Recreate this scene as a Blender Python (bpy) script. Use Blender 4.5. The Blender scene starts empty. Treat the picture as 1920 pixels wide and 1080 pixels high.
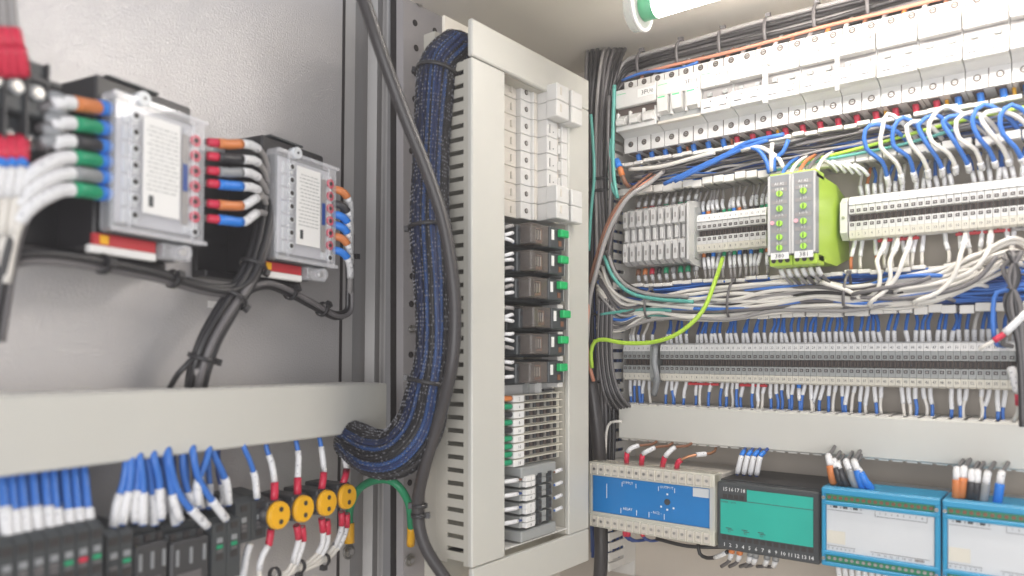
import bpy, math, random
from mathutils import Vector, Matrix
from itertools import product

scene = bpy.context.scene
COL = scene.collection
rnd = random.Random(7)

# ------------------------------------------------------------------ camera
FPX, CX, HY, YAW = 1405.0, 960.0, 660.0, math.radians(37.8)
F = Vector((-math.sin(YAW), math.cos(YAW), 0)); R = Vector((math.cos(YAW), math.sin(YAW), 0))
cam_d = bpy.data.cameras.new('camera'); cam = bpy.data.objects.new('camera', cam_d); COL.objects.link(cam)
cam.location = (0, 0, 0); cam.rotation_euler = (math.pi / 2, 0, YAW)
cam_d.sensor_width = 36; cam_d.lens = 36 * FPX / 1920; cam_d.shift_y = (HY - 540) / 1920
cam_d.clip_start = 0.02; cam_d.clip_end = 50
cam_d.dof.use_dof = True; cam_d.dof.focus_distance = 0.84; cam_d.dof.aperture_fstop = 3.4
scene.camera = cam

# ------------------------------------------------------------------ world and lamps
w = bpy.data.worlds.new('World'); scene.world = w; w.use_nodes = True
bg = w.node_tree.nodes['Background']; bg.inputs[0].default_value = (0.90, 0.93, 1.0, 1); bg.inputs[1].default_value = 0.62

def area(name, loc, target, sx, sy, power, color):
    d = bpy.data.lights.new(name, 'AREA'); d.shape = 'RECTANGLE'; d.size = sx; d.size_y = sy; d.energy = power; d.color = color
    o = bpy.data.objects.new(name, d); COL.objects.link(o); o.location = loc
    o.rotation_euler = (Vector(target) - Vector(loc)).to_track_quat('-Z', 'Y').to_euler()
    return o
area('room_fill', (0.45, -0.75, 0.0), (-0.3, 0.7, 0.05), 1.3, 0.9, 15.0, (1.0, 0.98, 0.97))  # unseen area lamp behind the camera, added as soft fill from the room
TUBE_POWER = 30.0
BLOOM_HAZE = 0.09

scene.view_settings.view_transform = 'Standard'; scene.view_settings.look = 'None'
scene.view_settings.exposure = 0.16; scene.view_settings.gamma = 1.0
scene.render.engine = 'CYCLES'
scene.cycles.use_denoising = True
scene.cycles.max_bounces = 7; scene.cycles.diffuse_bounces = 4; scene.cycles.transparent_max_bounces = 12
scene.cycles.caustics_reflective = False; scene.cycles.caustics_refractive = False

# ------------------------------------------------------------------ materials
MATS = {}
def mat(name, col, rough=0.45, metal=0.0, bump=0.0, bscale=400, var=0.04, vscale=25, trans=0.0, emit=0.0, alpha=1.0, spec=0.5, coat=0.0):
    m = bpy.data.materials.new(name); m.use_nodes = True
    nt = m.node_tree; b = nt.nodes['Principled BSDF']
    b.inputs['Roughness'].default_value = rough; b.inputs['Metallic'].default_value = metal
    b.inputs['Specular IOR Level'].default_value = spec
    b.inputs['Coat Weight'].default_value = coat
    b.inputs['Transmission Weight'].default_value = trans; b.inputs['Alpha'].default_value = alpha
    tc = nt.nodes.new('ShaderNodeTexCoord')
    n = nt.nodes.new('ShaderNodeTexNoise'); n.inputs['Scale'].default_value = vscale; n.inputs['Detail'].default_value = 5
    nt.links.new(tc.outputs['Object'], n.inputs['Vector'])
    mr = nt.nodes.new('ShaderNodeMapRange'); mr.inputs['To Min'].default_value = 1 - var * 2; mr.inputs['To Max'].default_value = 1 + var * 2
    nt.links.new(n.outputs['Fac'], mr.inputs['Value'])
    mx = nt.nodes.new('ShaderNodeMix'); mx.data_type = 'RGBA'; mx.blend_type = 'MULTIPLY'; mx.inputs[0].default_value = 1
    mx.inputs[6].default_value = (*col, 1); nt.links.new(mr.outputs['Result'], mx.inputs[7])
    nt.links.new(mx.outputs[2], b.inputs['Base Color'])
    mr2 = nt.nodes.new('ShaderNodeMapRange'); mr2.inputs['To Min'].default_value = max(rough - .08, .02); mr2.inputs['To Max'].default_value = min(rough + .08, 1)
    nt.links.new(n.outputs['Fac'], mr2.inputs['Value']); nt.links.new(mr2.outputs['Result'], b.inputs['Roughness'])
    if emit:
        b.inputs['Emission Color'].default_value = (*col, 1); b.inputs['Emission Strength'].default_value = emit
    if bump:
        n2 = nt.nodes.new('ShaderNodeTexNoise'); n2.inputs['Scale'].default_value = bscale; n2.inputs['Detail'].default_value = 2
        nt.links.new(tc.outputs['Object'], n2.inputs['Vector'])
        bp = nt.nodes.new('ShaderNodeBump'); bp.inputs['Strength'].default_value = bump; bp.inputs['Distance'].default_value = 0.001
        nt.links.new(n2.outputs['Fac'], bp.inputs['Height']); nt.links.new(bp.outputs['Normal'], b.inputs['Normal'])
    MATS[name] = m
    return m
dp = mat('door_paint', (.56, .54, .54), .22, bump=.62, bscale=600, var=.01, vscale=3, spec=.5)
dp.node_tree.nodes['Principled BSDF'].inputs['IOR'].default_value = 2.1; dp.node_tree.nodes['Principled BSDF'].inputs['Metallic'].default_value = .15
mat('profile_paint', (.50, .485, .475), .42, bump=.10, bscale=500, var=.03)
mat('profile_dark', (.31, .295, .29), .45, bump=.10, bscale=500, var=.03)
mat('gasket', (.030, .024, .024), .6)
mat('post_metal', (.40, .38, .385), .45, bump=.12, bscale=600)
mat('cabinet_paint', (.84, .79, .70), .5, bump=.08, bscale=500, var=.02)
mat('plate_paint', (.54, .485, .42), .5, bump=.08, bscale=500)
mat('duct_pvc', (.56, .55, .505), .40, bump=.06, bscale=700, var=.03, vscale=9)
mat('jacket_black', (.040, .036, .037), .36, bump=.05, bscale=300, var=.12)
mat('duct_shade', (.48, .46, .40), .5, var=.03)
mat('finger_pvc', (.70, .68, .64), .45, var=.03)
mat('white_plastic', (.66, .65, .63), .38, var=.02)
mat('ivory_plastic', (.62, .58, .52), .42, var=.03)
mat('grey_plastic', (.33, .34, .335), .45, var=.03)
mat('lightgrey_plastic', (.56, .555, .545), .45, var=.03)
mat('dark_plastic', (.045, .045, .048), .4, var=.06)
mat('charcoal_plastic', (.050, .056, .060), .42, var=.08)
mat('black_plastic', (.014, .013, .016), .38, var=.1)
mat('black_wire', (.022, .021, .023), .33, var=.15)
mat('darkgrey_wire', (.13, .122, .125), .38, var=.1)
mat('grey_wire', (.30, .285, .28), .4, var=.05)
mat('white_wire', (.70, .67, .62), .38, var=.04)
mat('blue_wire', (.035, .155, .52), .34, var=.08)
mat('darkblue_wire', (.02, .065, .27), .34, var=.08)
mat('orange_wire', (.50, .16, .06), .4, var=.08)
mat('brown_wire', (.23, .10, .055), .4, var=.08)
mat('salmon_wire', (.62, .26, .17), .4, var=.08)
mat('teal_wire', (.10, .38, .33), .4, var=.08)
mat('green_wire', (.01, .27, .115), .38, var=.08)
mat('lime_wire', (.40, .62, .05), .38, var=.08)
mat('blue_ferrule', (.02, .19, .66), .35)
mat('red_ferrule', (.58, .02, .06), .35)
mat('orange_ferrule', (.62, .20, .06), .35)
mat('green_ferrule', (.01, .30, .14), .35)
mat('grey_ferrule', (.26, .27, .28), .35)
mat('black_ferrule', (.03, .03, .035), .35)
mat('yellow_plastic', (.84, .43, .005), .38)
mat('lime_plastic', (.42, .62, .06), .38, var=.02)
mat('green_button', (.01, .42, .12), .35)
mat('lime_dial', (.42, .80, .08), .35)
mat('pink_lamp', (.85, .42, .48), .3)
mat('screw_metal', (.42, .41, .39), .3, metal=.85)
mat('dark_hole', (.035, .03, .03), .6)
mat('brown_gap', (.10, .075, .065), .6)
mat('copper', (.55, .27, .15), .35, metal=.8)
mat('marker_white', (.80, .79, .77), .5, var=.02)
mat('marker_cream', (.66, .63, .55), .5, var=.03)
mat('print_ink', (.07, .07, .08), .6)
mat('print_white', (.85, .86, .86), .5)
mat('print_green', (.05, .55, .22), .5)
mat('blue_panel', (.01, .19, .52), .3, var=.03)
mat('teal_panel', (.015, .42, .33), .4, var=.03)
mat('cyan_frame', (.02, .28, .50), .35, var=.03)
mat('pcb_green', (.03, .26, .13), .4)
mat('panel_white', (.62, .64, .66), .3, var=.03)
mat('red_label', (.50, .03, .04), .4)
mat('smoke_clear', (.20, .17, .15), .10, alpha=.45, coat=.5)
mat('clear_plastic', (.92, .92, .95), .08, alpha=.27, coat=.9)
mat('inner_grey', (.50, .50, .54), .4)
mat('clear_ivory', (.80, .78, .68), .15, alpha=.62, coat=.4)
mat('red_clear', (.75, .10, .16), .2, alpha=.6)
mat('braid_black', (.020, .019, .022), .38)
mat('braid_glint', (.42, .42, .46), .35)
mat('tube_glow', (1.0, .945, .89), .3, emit=TUBE_POWER, var=0)
mat('tube_glass', (.8, .84, .82), .1, alpha=.4)
mat('green_cap', (.10, .42, .22), .4)
# marker sleeves: white with small unreadable print
def sleeve_mat():
    m = mat('sleeve_white', (.72, .72, .73), .4, var=.02); nt = m.node_tree; b = nt.nodes['Principled BSDF']
    tc = nt.nodes.new('ShaderNodeTexCoord'); n = nt.nodes.new('ShaderNodeTexNoise'); n.inputs['Scale'].default_value = 420; n.inputs['Detail'].default_value = 1
    nt.links.new(tc.outputs['Object'], n.inputs['Vector'])
    cr = nt.nodes.new('ShaderNodeMapRange'); cr.inputs['From Min'].default_value = .64; cr.inputs['From Max'].default_value = .72
    nt.links.new(n.outputs['Fac'], cr.inputs['Value'])
    src = b.inputs['Base Color'].links[0].from_socket
    mx = nt.nodes.new('ShaderNodeMix'); mx.data_type = 'RGBA'; nt.links.new(cr.outputs['Result'], mx.inputs[0]); nt.links.new(src, mx.inputs[6])
    mx.inputs[7].default_value = (.33, .33, .36, 1); nt.links.new(mx.outputs[2], b.inputs['Base Color'])
sleeve_mat()

# ------------------------------------------------------------------ mesh builder
def v3(p): return Vector(p)
class MB:
    def __init__(s): s.v = []; s.f = []; s.m = []; s.sm = []; s.mats = []
    def mi(s, m):
        if m not in s.mats: s.mats.append(m)
        return s.mats.index(m)
    def face(s, idx, m, smooth=False): s.f.append(tuple(idx)); s.m.append(s.mi(m)); s.sm.append(smooth)
    def convex(s, vs, faces, m):
        b = len(s.v); c = Vector((0, 0, 0))
        for p in vs: c += v3(p)
        c /= len(vs); s.v += [tuple(p) for p in vs]
        for f in faces:
            p0, p1, p2 = (v3(vs[i]) for i in f[:3]); n = (p1 - p0).cross(p2 - p0)
            ctr = sum((v3(vs[i]) for i in f), Vector((0, 0, 0))) / len(f)
            if n.dot(ctr - c) < 0: f = f[::-1]
            s.face([b + i for i in f], m)
    def box(s, x0, x1, y0, y1, z0, z1, m, c=0.0):
        x0, x1 = min(x0, x1), max(x0, x1); y0, y1 = min(y0, y1), max(y0, y1); z0, z1 = min(z0, z1), max(z0, z1)
        if not c:
            vs = [(x, y, z) for x in (x0, x1) for y in (y0, y1) for z in (z0, z1)]
            s.convex(vs, [(0, 1, 3, 2), (4, 5, 7, 6), (0, 1, 5, 4), (2, 3, 7, 6), (0, 2, 6, 4), (1, 3, 7, 5)], m); return s
        c = min(c, (x1 - x0) * .45, (y1 - y0) * .45, (z1 - z0) * .45)
        E = ((x0, x1), (y0, y1), (z0, z1)); vs = []; ix = {}
        for sg in product((0, 1), repeat=3):
            for a in range(3):
                p = [E[k][sg[k]] if k == a else E[k][sg[k]] + (c if sg[k] == 0 else -c) for k in range(3)]
                ix[(sg, a)] = len(vs); vs.append(tuple(p))
        fs = []
        for a in range(3):
            o = [k for k in range(3) if k != a]
            for sa in (0, 1):
                q = []
                for s1, s2 in ((0, 0), (0, 1), (1, 1), (1, 0)):
                    g = [0, 0, 0]; g[a] = sa; g[o[0]] = s1; g[o[1]] = s2; q.append(ix[(tuple(g), a)])
                fs.append(q)
            for s1, s2 in product((0, 1), repeat=2):
                g0 = [0, 0, 0]; g0[a] = 0; g0[o[0]] = s1; g0[o[1]] = s2; g1 = list(g0); g1[a] = 1; g0 = tuple(g0); g1 = tuple(g1)
                fs.append([ix[(g0, o[0])], ix[(g0, o[1])], ix[(g1, o[1])], ix[(g1, o[0])]])
        for sg in product((0, 1), repeat=3): fs.append([ix[(sg, 0)], ix[(sg, 1)], ix[(sg, 2)]])
        s.convex(vs, fs, m); return s
    def prism(s, prof, x0, x1, m):           # profile in (y, z), extruded along x
        b = len(s.v); n = len(prof); ar = sum(prof[i][0] * prof[(i + 1) % n][1] - prof[(i + 1) % n][0] * prof[i][1] for i in range(n))
        if ar < 0: prof = prof[::-1]
        s.v += [(x0, y, z) for y, z in prof] + [(x1, y, z) for y, z in prof]
        s.face([b + i for i in range(n)][::-1], m); s.face([b + n + i for i in range(n)], m)
        for i in range(n):
            j = (i + 1) % n; s.face([b + i, b + j, b + n + j, b + n + i], m)
        return s
    def cyl(s, p0, p1, r0, m, r1=None, seg=12, cap=True, smooth=True):
        p0, p1 = v3(p0), v3(p1); r1 = r0 if r1 is None else r1; d = (p1 - p0).normalized()
        a = d.orthogonal().normalized(); c = d.cross(a); b = len(s.v)
        for p, r in ((p0, r0), (p1, r1)):
            for k in range(seg):
                t = 2 * math.pi * k / seg; s.v.append(tuple(p + a * (r * math.cos(t)) + c * (r * math.sin(t))))
        for k in range(seg):
            j = (k + 1) % seg; s.face([b + k, b + j, b + seg + j, b + seg + k], m, smooth)
        if cap: s.face([b + k for k in range(seg)][::-1], m); s.face([b + seg + k for k in range(seg)], m)
        return s
    def tube(s, pts, r, m, seg=8, cap=True, rs=None):
        n = len(pts); b = len(s.v); T = []
        for i in range(n):
            d = pts[min(i + 1, n - 1)] - pts[max(i - 1, 0)]
            T.append(d.normalized() if d.length > 1e-9 else (T[-1] if T else Vector((0, 0, 1))))
        a = T[0].orthogonal().normalized()
        for i in range(n):
            a = (a - T[i] * a.dot(T[i]));
            a = a.normalized() if a.length > 1e-6 else T[i].orthogonal().normalized()
            c = T[i].cross(a); rr = rs[i] if rs else r
            for k in range(seg):
                t = 2 * math.pi * k / seg; s.v.append(tuple(pts[i] + a * (rr * math.cos(t)) + c * (rr * math.sin(t))))
        for i in range(n - 1):
            for k in range(seg):
                j = (k + 1) % seg; s.face([b + i * seg + k, b + i * seg + j, b + (i + 1) * seg + j, b + (i + 1) * seg + k], m, True)
        if cap: s.face([b + k for k in range(seg)][::-1], m); s.face([b + (n - 1) * seg + k for k in range(seg)], m)
        return s
    def text(s, string, x, y, z, size, m, rot90=False, center=True, sx=1.0):   # lies in the xz plane facing -y
        vs, fs, wd = text_mesh(string); b = len(s.v)
        for (tx, ty) in vs:
            tx = (tx - (wd / 2 if center else 0)) * size * sx; ty = (ty - .35) * size
            if rot90: tx, ty = -ty, tx
            s.v.append((x + tx, y, z + ty))
        for f in fs: s.face([b + i for i in f], m)
        return s
    def mesh(s, name, org=None):
        me = bpy.data.meshes.new(name)
        vs = s.v if org is None else [(p[0] - org[0], p[1] - org[1], p[2] - org[2]) for p in s.v]
        me.from_pydata(vs, [], s.f)
        for m in s.mats: me.materials.append(MATS[m])
        me.polygons.foreach_set('material_index', s.m); me.polygons.foreach_set('use_smooth', s.sm)
        me.update(); return me
TXT = {}
def text_mesh(st):
    if st not in TXT:
        c = bpy.data.curves.new('t', 'FONT'); c.body = st; c.resolution_u = 1; o = bpy.data.objects.new('t', c)
        me = bpy.data.meshes.new_from_object(o); vs = [(v.co.x, v.co.y) for v in me.vertices]
        TXT[st] = (vs, [tuple(p.vertices) for p in me.polygons], max([a for a, _ in vs] + [0]))
        bpy.data.objects.remove(o); bpy.data.curves.remove(c); bpy.data.meshes.remove(me)
    return TXT[st]
def add(o, parent=None):
    COL.objects.link(o)
    if parent is not None: o.parent = parent
    return o
def part(name, mb, parent, label=None, kind=None):
    me = mb if isinstance(mb, bpy.types.Mesh) else mb.mesh(name)
    o = add(bpy.data.objects.new(name, me), parent)
    if label: o['label'] = label
    if name.startswith('printed'): kind = 'stuff'
    if kind: o['kind'] = kind
    return o
def tag(o, label, cat, group=None):
    o['label'] = label; o['category'] = cat
    if group: o['group'] = group
    return o
def empty(name, M, label, cat, group=None):
    o = add(bpy.data.objects.new(name, None)); o.empty_display_size = .01; o.matrix_world = M
    return tag(o, label, cat, group)
def place(proto, name, M, label, cat, group=None):
    """copy a prototype: list of (part name, mesh, [(sub name, mesh)...]) sharing mesh data"""
    r = empty(name, M, label, cat, group)
    for pn, me, subs in proto:
        p = part(pn, me, r)
        for sn, sme in subs: part(sn, sme, p)
    return r
def struct(name, mb, M=None):
    o = add(bpy.data.objects.new(name, mb.mesh(name))); o['kind'] = 'structure'
    if M is not None: o.matrix_world = M
    return o
def frame(ex, ey, ez, o):
    return Matrix(((ex[0], ey[0], ez[0], o[0]), (ex[1], ey[1], ez[1], o[1]), (ex[2], ey[2], ez[2], o[2]), (0, 0, 0, 1)))
def MBk(x, y, z): return Matrix.Translation((x, y, z))                                   # on the back wall: x right, y into the wall
def MMd(X, Y, z): return frame((0, 1, 0), (-1, 0, 0), (0, 0, 1), (X, Y, z))               # on the side wall: x = along Y, y into the wall
# points measured off the photograph, laid onto the planes of the cabinet
def at(px, py, t): u = (px - CX) / FPX; p = (F + R * u) * t; return Vector((p.x, p.y, (HY - py) * t / FPX))
def B(px, py, Y): u = (px - CX) / FPX; return at(px, py, Y / (F + R * u).y)
def Md(px, py, X): u = (px - CX) / FPX; return at(px, py, X / (F + R * u).x)
DA = math.radians(27.3); DT = math.radians(0.95)
dh = F * math.cos(DA) + R * math.sin(DA)                                                # direction of the open door
DS = Vector((dh.x * math.cos(DT), dh.y * math.cos(DT), -math.sin(DT)))
DU = Vector((dh.x * math.sin(DT), dh.y * math.sin(DT), math.cos(DT)))
DN = Vector((dh.y, -dh.x, 0))                                                           # out of the door
DO = at(727, 660, .78)
DM = frame(DS, -DN, DU, DO)
def Dr(px, py, n=0.0):
    u = (px - CX) / FPX; d = F + R * u; t = (DO.dot(DN) + n) / d.dot(DN); return at(px, py, t)
def DL(px, py, n=0.0): return DM.inverted() @ Dr(px, py, n)
def MDr(px, py, n=0.0): return DM @ Matrix.Translation(DL(px, py, n))

ONES = 'zeroth first second third fourth fifth sixth seventh eighth ninth tenth eleventh twelfth thirteenth fourteenth fifteenth sixteenth seventeenth eighteenth nineteenth'.split()
TENS = {2: ('twenty', 'twentieth'), 3: ('thirty', 'thirtieth'), 4: ('forty', 'fortieth'), 5: ('fifty', 'fiftieth'), 6: ('sixty', 'sixtieth'), 7: ('seventy', 'seventieth')}
def nth(n):
    if n < 20: return ONES[n]
    t, o = divmod(n, 10); return TENS[t][1] if o == 0 else TENS[t][0] + '-' + ONES[o]

def spline(P, step=0.006):
    P = [v3(p) for p in P]
    if len(P) == 2: P = [P[0], (P[0] + P[1]) / 2, P[1]]
    Q = [P[0] * 2 - P[1]] + P + [P[-1] * 2 - P[-2]]; out = []
    for i in range(1, len(Q) - 2):
        a, b, c, d = Q[i - 1], Q[i], Q[i + 1], Q[i + 2]; k = max(2, int((c - b).length / step))
        for j in range(k):
            t = j / k
            out.append(.5 * ((2 * b) + (c - a) * t + (2 * a - 5 * b + 4 * c - d) * t * t + (3 * b - a - 3 * c + d) * t ** 3))
    out.append(P[-1]); return out
def length(pts): return sum((pts[i + 1] - pts[i]).length for i in range(len(pts) - 1))
def cut(pts, a, b):
    """the stretch of a path between arc lengths a and b"""
    out = []; s = 0
    for i in range(len(pts) - 1):
        d = (pts[i + 1] - pts[i]).length
        if d < 1e-9: continue
        s0, s1 = s, s + d
        if s1 >= a and s0 <= b:
            if not out: out.append(pts[i].lerp(pts[i + 1], max(0, (a - s0) / d)))
            out.append(pts[i].lerp(pts[i + 1], min(1, (b - s0) / d)))
        s = s1
    return out if len(out) > 1 else [pts[0], pts[0].lerp(pts[-1], .1)]
def wire(P, r, m, label, group=None, sleeves=(), name='wire', cat='wire', seg=8, step=.006):
    """sleeves: (from, to, material, radius, part name) in metres of arc, from the start (negative: from the end)"""
    pts = spline(P, step); org = pts[0].copy(); L = length(pts)
    loc = [p - org for p in pts]
    o = add(bpy.data.objects.new(name, MB().tube(loc, r, m, seg).mesh(name))); o.location = org
    tag(o, label, cat, group)
    for a, b, sm, sr, pn in sleeves:
        if a < 0 or b <= 0: a, b = L + a, L + b
        part(pn, MB().tube(cut(loc, max(a, 0), min(b, L)), sr, sm, seg), o)
    return o
def band(axis, a, ra, rb_, wdt, m, th=.0011, seg=22):
    axis = v3(axis).normalized(); a = v3(a); a = (a - axis * a.dot(axis)).normalized(); c = axis.cross(a); mb = MB()
    for s, e in ((-1, 0), (-1, th), (1, th), (1, 0)):
        for k in range(seg):
            t = 2 * math.pi * k / seg; p = axis * (s * wdt / 2) + a * ((ra + e) * math.cos(t)) + c * ((rb_ + e) * math.sin(t)); mb.v.append(tuple(p))
    for q in range(4):
        for k in range(seg):
            j = (k + 1) % seg; A, B_ = q * seg, (q + 1) % 4 * seg; mb.face([A + k, A + j, B_ + j, B_ + k], m, q == 1)
    return mb
def tie(center, axis, r, label, group=None, wdt=.0035, m='black_wire', tail=None, rb_=None):
    axis = v3(axis).normalized(); tail = v3(tail) if tail is not None else axis.orthogonal(); tail = (tail - axis * tail.dot(axis)).normalized()
    o = empty('cable_tie', Matrix.Translation(center), label, 'cable tie', group)
    part('strap', band(axis, tail, r, rb_ or r, wdt, m), o)
    h = tail * (r + .001); c = axis.cross(tail); hb = MB()
    vs = [h + tail * a_ + axis * (b_ * wdt * .75) + c * (c_ * .0026) for a_ in (-.001, .0032) for b_ in (-1, 1) for c_ in (-1, 1)]
    hb.convex(vs, [(0, 1, 3, 2), (4, 5, 7, 6), (0, 1, 5, 4), (2, 3, 7, 6), (0, 2, 6, 4), (1, 3, 7, 5)], m)
    part('buckle', hb, o)
    return o

# ================================================================== THE CABINET (setting)
CEIL, YB, XS = .39, .885, -.60
struct('ceiling', MB().box(XS, .9, .52, YB + .02, CEIL, CEIL + .004, 'cabinet_paint'))
struct('back_wall', MB().box(XS, .9, YB, YB + .004, -.60, CEIL, 'plate_paint'))
struct('side_wall', MB().box(XS - .004, XS, .60, YB, -.60, CEIL, 'cabinet_paint'))
struct('floor', MB().box(XS, .9, .30, YB + .02, -.345, -.340, 'cabinet_paint'))
mp = MB().box(-.53, .6, .868, .872, -.29, .375, 'plate_paint', .001); struct('mounting_plate', mp)
sp = MB().box(-.528, -.524, .5625, .80, -.27, .345, 'cabinet_paint', .001); struct('side_mounting_plate', sp)

# perforated post
post = empty('mounting_post', Matrix.Identity(4), 'grey steel post with a row of punched holes beside the dark gasket', 'post')
part('post_face', MB().box(XS - .01, XS + .001, .5775, .652, -.6, CEIL, 'post_metal'), post)
hm = MB().cyl((0, 0, 0), (.0006, 0, 0), .0035, 'dark_hole', seg=14).mesh('hole')
for px, py in [(778, 43), (815, 58), (780, 90), (779, 138), (778, 330), (774, 424), (773, 470), (772, 518), (771, 570), (770, 665), (768, 905), (803, 948), (777, 186), (772, 235), (771, 283)]:
    o = part('hole', hm, post); o.location = Md(px, py, XS + .0015)
def bolt(M, label, r=.006, name='hex_bolt', group=None):
    o = empty(name, M, label, 'bolt', group)
    part('washer', MB().cyl((0, 0, 0), (0, -.0012, 0), r * 1.25, 'screw_metal', seg=18), o)
    hd = part('bolt_head', MB().cyl((0, -.0012, 0), (0, -.005, 0), r * .85, 'screw_metal', seg=6, smooth=False).cyl((0, -.005, 0), (0, -.0056, 0), r * .5, 'profile_dark', seg=12), o)
    return o
p = Md(771, 617, XS + .002); bolt(MMd(p.x, p.y, p.z), 'small domed screw in the holed post halfway down beside the braided sleeve', .0035, group='screws in the holed post')
p = Md(808, 998, XS + .002); bolt(MMd(p.x, p.y, p.z), 'screw low in the holed post beside the bottom of the black cable', .004, group='screws in the holed post')
p = Md(786, 2, XS + .002); bolt(MMd(p.x, p.y, p.z), 'screw at the very top of the holed post under the ceiling', .005, group='screws in the holed post')
# gasket
g0, g1 = at(737, 660, .872), at(775, 660, .838)
def strip_between(px0, t0, px1, t1, m, z0=-.62, z1=.62, th=.003, mb=None):
    a, b = at(px0, HY, t0), at(px1, HY, t1); d = (b - a).normalized(); n = Vector((d.y, -d.x, 0)) * -th; mb = mb or MB()
    vs = [(*q[:2], z) for q in (a, b, b + n, a + n) for z in (z0, z1)]
    mb.convex(vs, [(0, 1, 3, 2), (2, 3, 5, 4), (4, 5, 7, 6), (6, 7, 1, 0), (0, 2, 4, 6), (1, 3, 5, 7)], m); return mb
gs = add(bpy.data.objects.new('door_gasket', strip_between(732, .868, 758.5, .838, 'gasket', th=.004).mesh('door_gasket')))
tag(gs, 'dark rubber gasket strip between the grey door edge and the holed post', 'gasket')
# the open door
door = empty('cabinet_door', DM, 'open grey cabinet door with glossy textured paint on the left side', 'door')
xe = DL(638, 660, -.06).x
part('door_panel', MB().box(-.55, xe, .060, .064, -.5, .5, 'door_paint', .0008), door)
inv = DM.inverted()
def dstrip(px0, n0, px1, n1, m, name):
    a, b = DL(px0, 660, n0), DL(px1, 660, n1); mb = MB(); th = .003
    a.z = b.z = 0; d = (b - a).normalized(); nn = Vector((-d.y, d.x, 0)) * th; a2, b2 = a + nn, b + nn
    mb.convex([(q.x, q.y, z) for q in (a, b, b2, a2) for z in (-.5, .5)], [(0, 1, 3, 2), (2, 3, 5, 4), (4, 5, 7, 6), (6, 7, 1, 0), (0, 2, 4, 6), (1, 3, 5, 7)], m)
    part(name, mb, door)
dstrip(636.5, -.0592, 641, -.0592, 'gasket', 'panel_gap')
dstrip(641, -.060, 660, -.060, 'profile_paint', 'edge_profile')
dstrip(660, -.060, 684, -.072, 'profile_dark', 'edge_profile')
dstrip(684, -.072, 702, -.062, 'profile_paint', 'edge_profile')
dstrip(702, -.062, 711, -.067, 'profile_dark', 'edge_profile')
dstrip(711, -.067, 719, -.060, 'profile_paint', 'edge_profile')
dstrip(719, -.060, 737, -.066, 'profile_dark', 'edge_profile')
lb = MB().box(-.006, .006, -.0006, 0, -.003, .003, 'marker_white'); o = add(bpy.data.objects.new('sticker', lb.mesh('sticker')))
o.matrix_world = MDr(400, 571, -.0597); tag(o, 'small white sticker on the door below the clear covered boxes', 'sticker')

# ================================================================== FLUORESCENT LAMP
TX, TY, TZ = -.358, .655, .335
lamp = empty('fluorescent_lamp', Matrix.Translation((TX, TY, TZ)), 'lit fluorescent tube lamp under the cabinet ceiling above the white breakers', 'lamp')
part('tube', MB().cyl((.026, 0, 0), (.56, 0, 0), .0125, 'tube_glow', seg=20), lamp)
part('end_cap', MB().cyl((.012, 0, 0), (.026, 0, 0), .0128, 'green_cap', seg=20), lamp)
part('cover', MB().cyl((0, 0, 0), (.011, 0, 0), .020, 'tube_glass', r1=.021, seg=22).box(.0, .6, -.02, .02, .016, .024, 'white_plastic', .002), lamp)
part('rim', MB().tube([Vector((.010, .0205 * math.cos(a), .0205 * math.sin(a))) for a in [2 * math.pi * k / 24 for k in range(25)]], .0018, 'marker_white', 6), lamp)

# ================================================================== WIRE DUCTS
def finger_mesh(w_, depth, th, head, mname='finger_pvc'):
    # a finger stands out from the wall along -y; its T shaped head is wider
    mb = MB().box(-w_ * .34, w_ * .34, -depth, 0, -th / 2, th / 2, mname)
    mb.box(-w_ * .47, w_ * .47, -depth - .0015, -depth + .007, -th * .5 - head, th * .5, mname, .0006)
    return mb.mesh('finger')
def open_duct(name, X0, X1, z0, z1, label, pitch=.0125, Yb=.868, Yf=.803):
    o = empty(name, Matrix.Translation((X0, Yb, (z0 + z1) / 2)), label, 'wire duct')
    h = (z1 - z0) / 2; L = X1 - X0
    part('duct_back', MB().box(0, L, -.002, -.0002, -h, h, 'finger_pvc'), o)
    n = int(L / pitch)
    for s in (1, -1):
        up = finger_mesh(pitch, Yb - Yf - .002, .0016, .0025 if s > 0 else .0062)
        for k in range(n):
            f = part('finger', up, o); f.location = ((k + .5) * pitch, -.0021, s * h)
            f.rotation_euler = (rnd.uniform(-.02, .02), 0, rnd.uniform(-.02, .02))
            if s < 0: f.location.z += .0
    return o
open_duct('wire_duct', -.462, .06, .196, .2285, 'uncovered slotted wire duct full of wires right below the white breakers')
open_duct('wire_duct', -.462, .06, .0435, .081, 'uncovered slotted wire duct full of wires between the two terminal rows')

# covered duct on the back wall
o = empty('wire_duct', Matrix.Translation((-.4570, .80, -.0845)), 'long wire duct with smooth grey cover below the lower terminal row', 'wire duct')
part('cover', MB().box(0, .52, 0, .008, -.0205, .0212, 'duct_pvc', .0015), o)
part('duct_back', MB().box(0, .52, .050, .067, -.020, .020, 'duct_shade'), o)
f1 = MB().box(-.0045, .0045, .001, .06, -.0008, .0008, 'finger_pvc').mesh('finger')
for s in (1, -1):
    for k in range(41):
        f = part('finger', f1, o); f.location = (.007 + k * .0125, .003, s * .0213)
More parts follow.
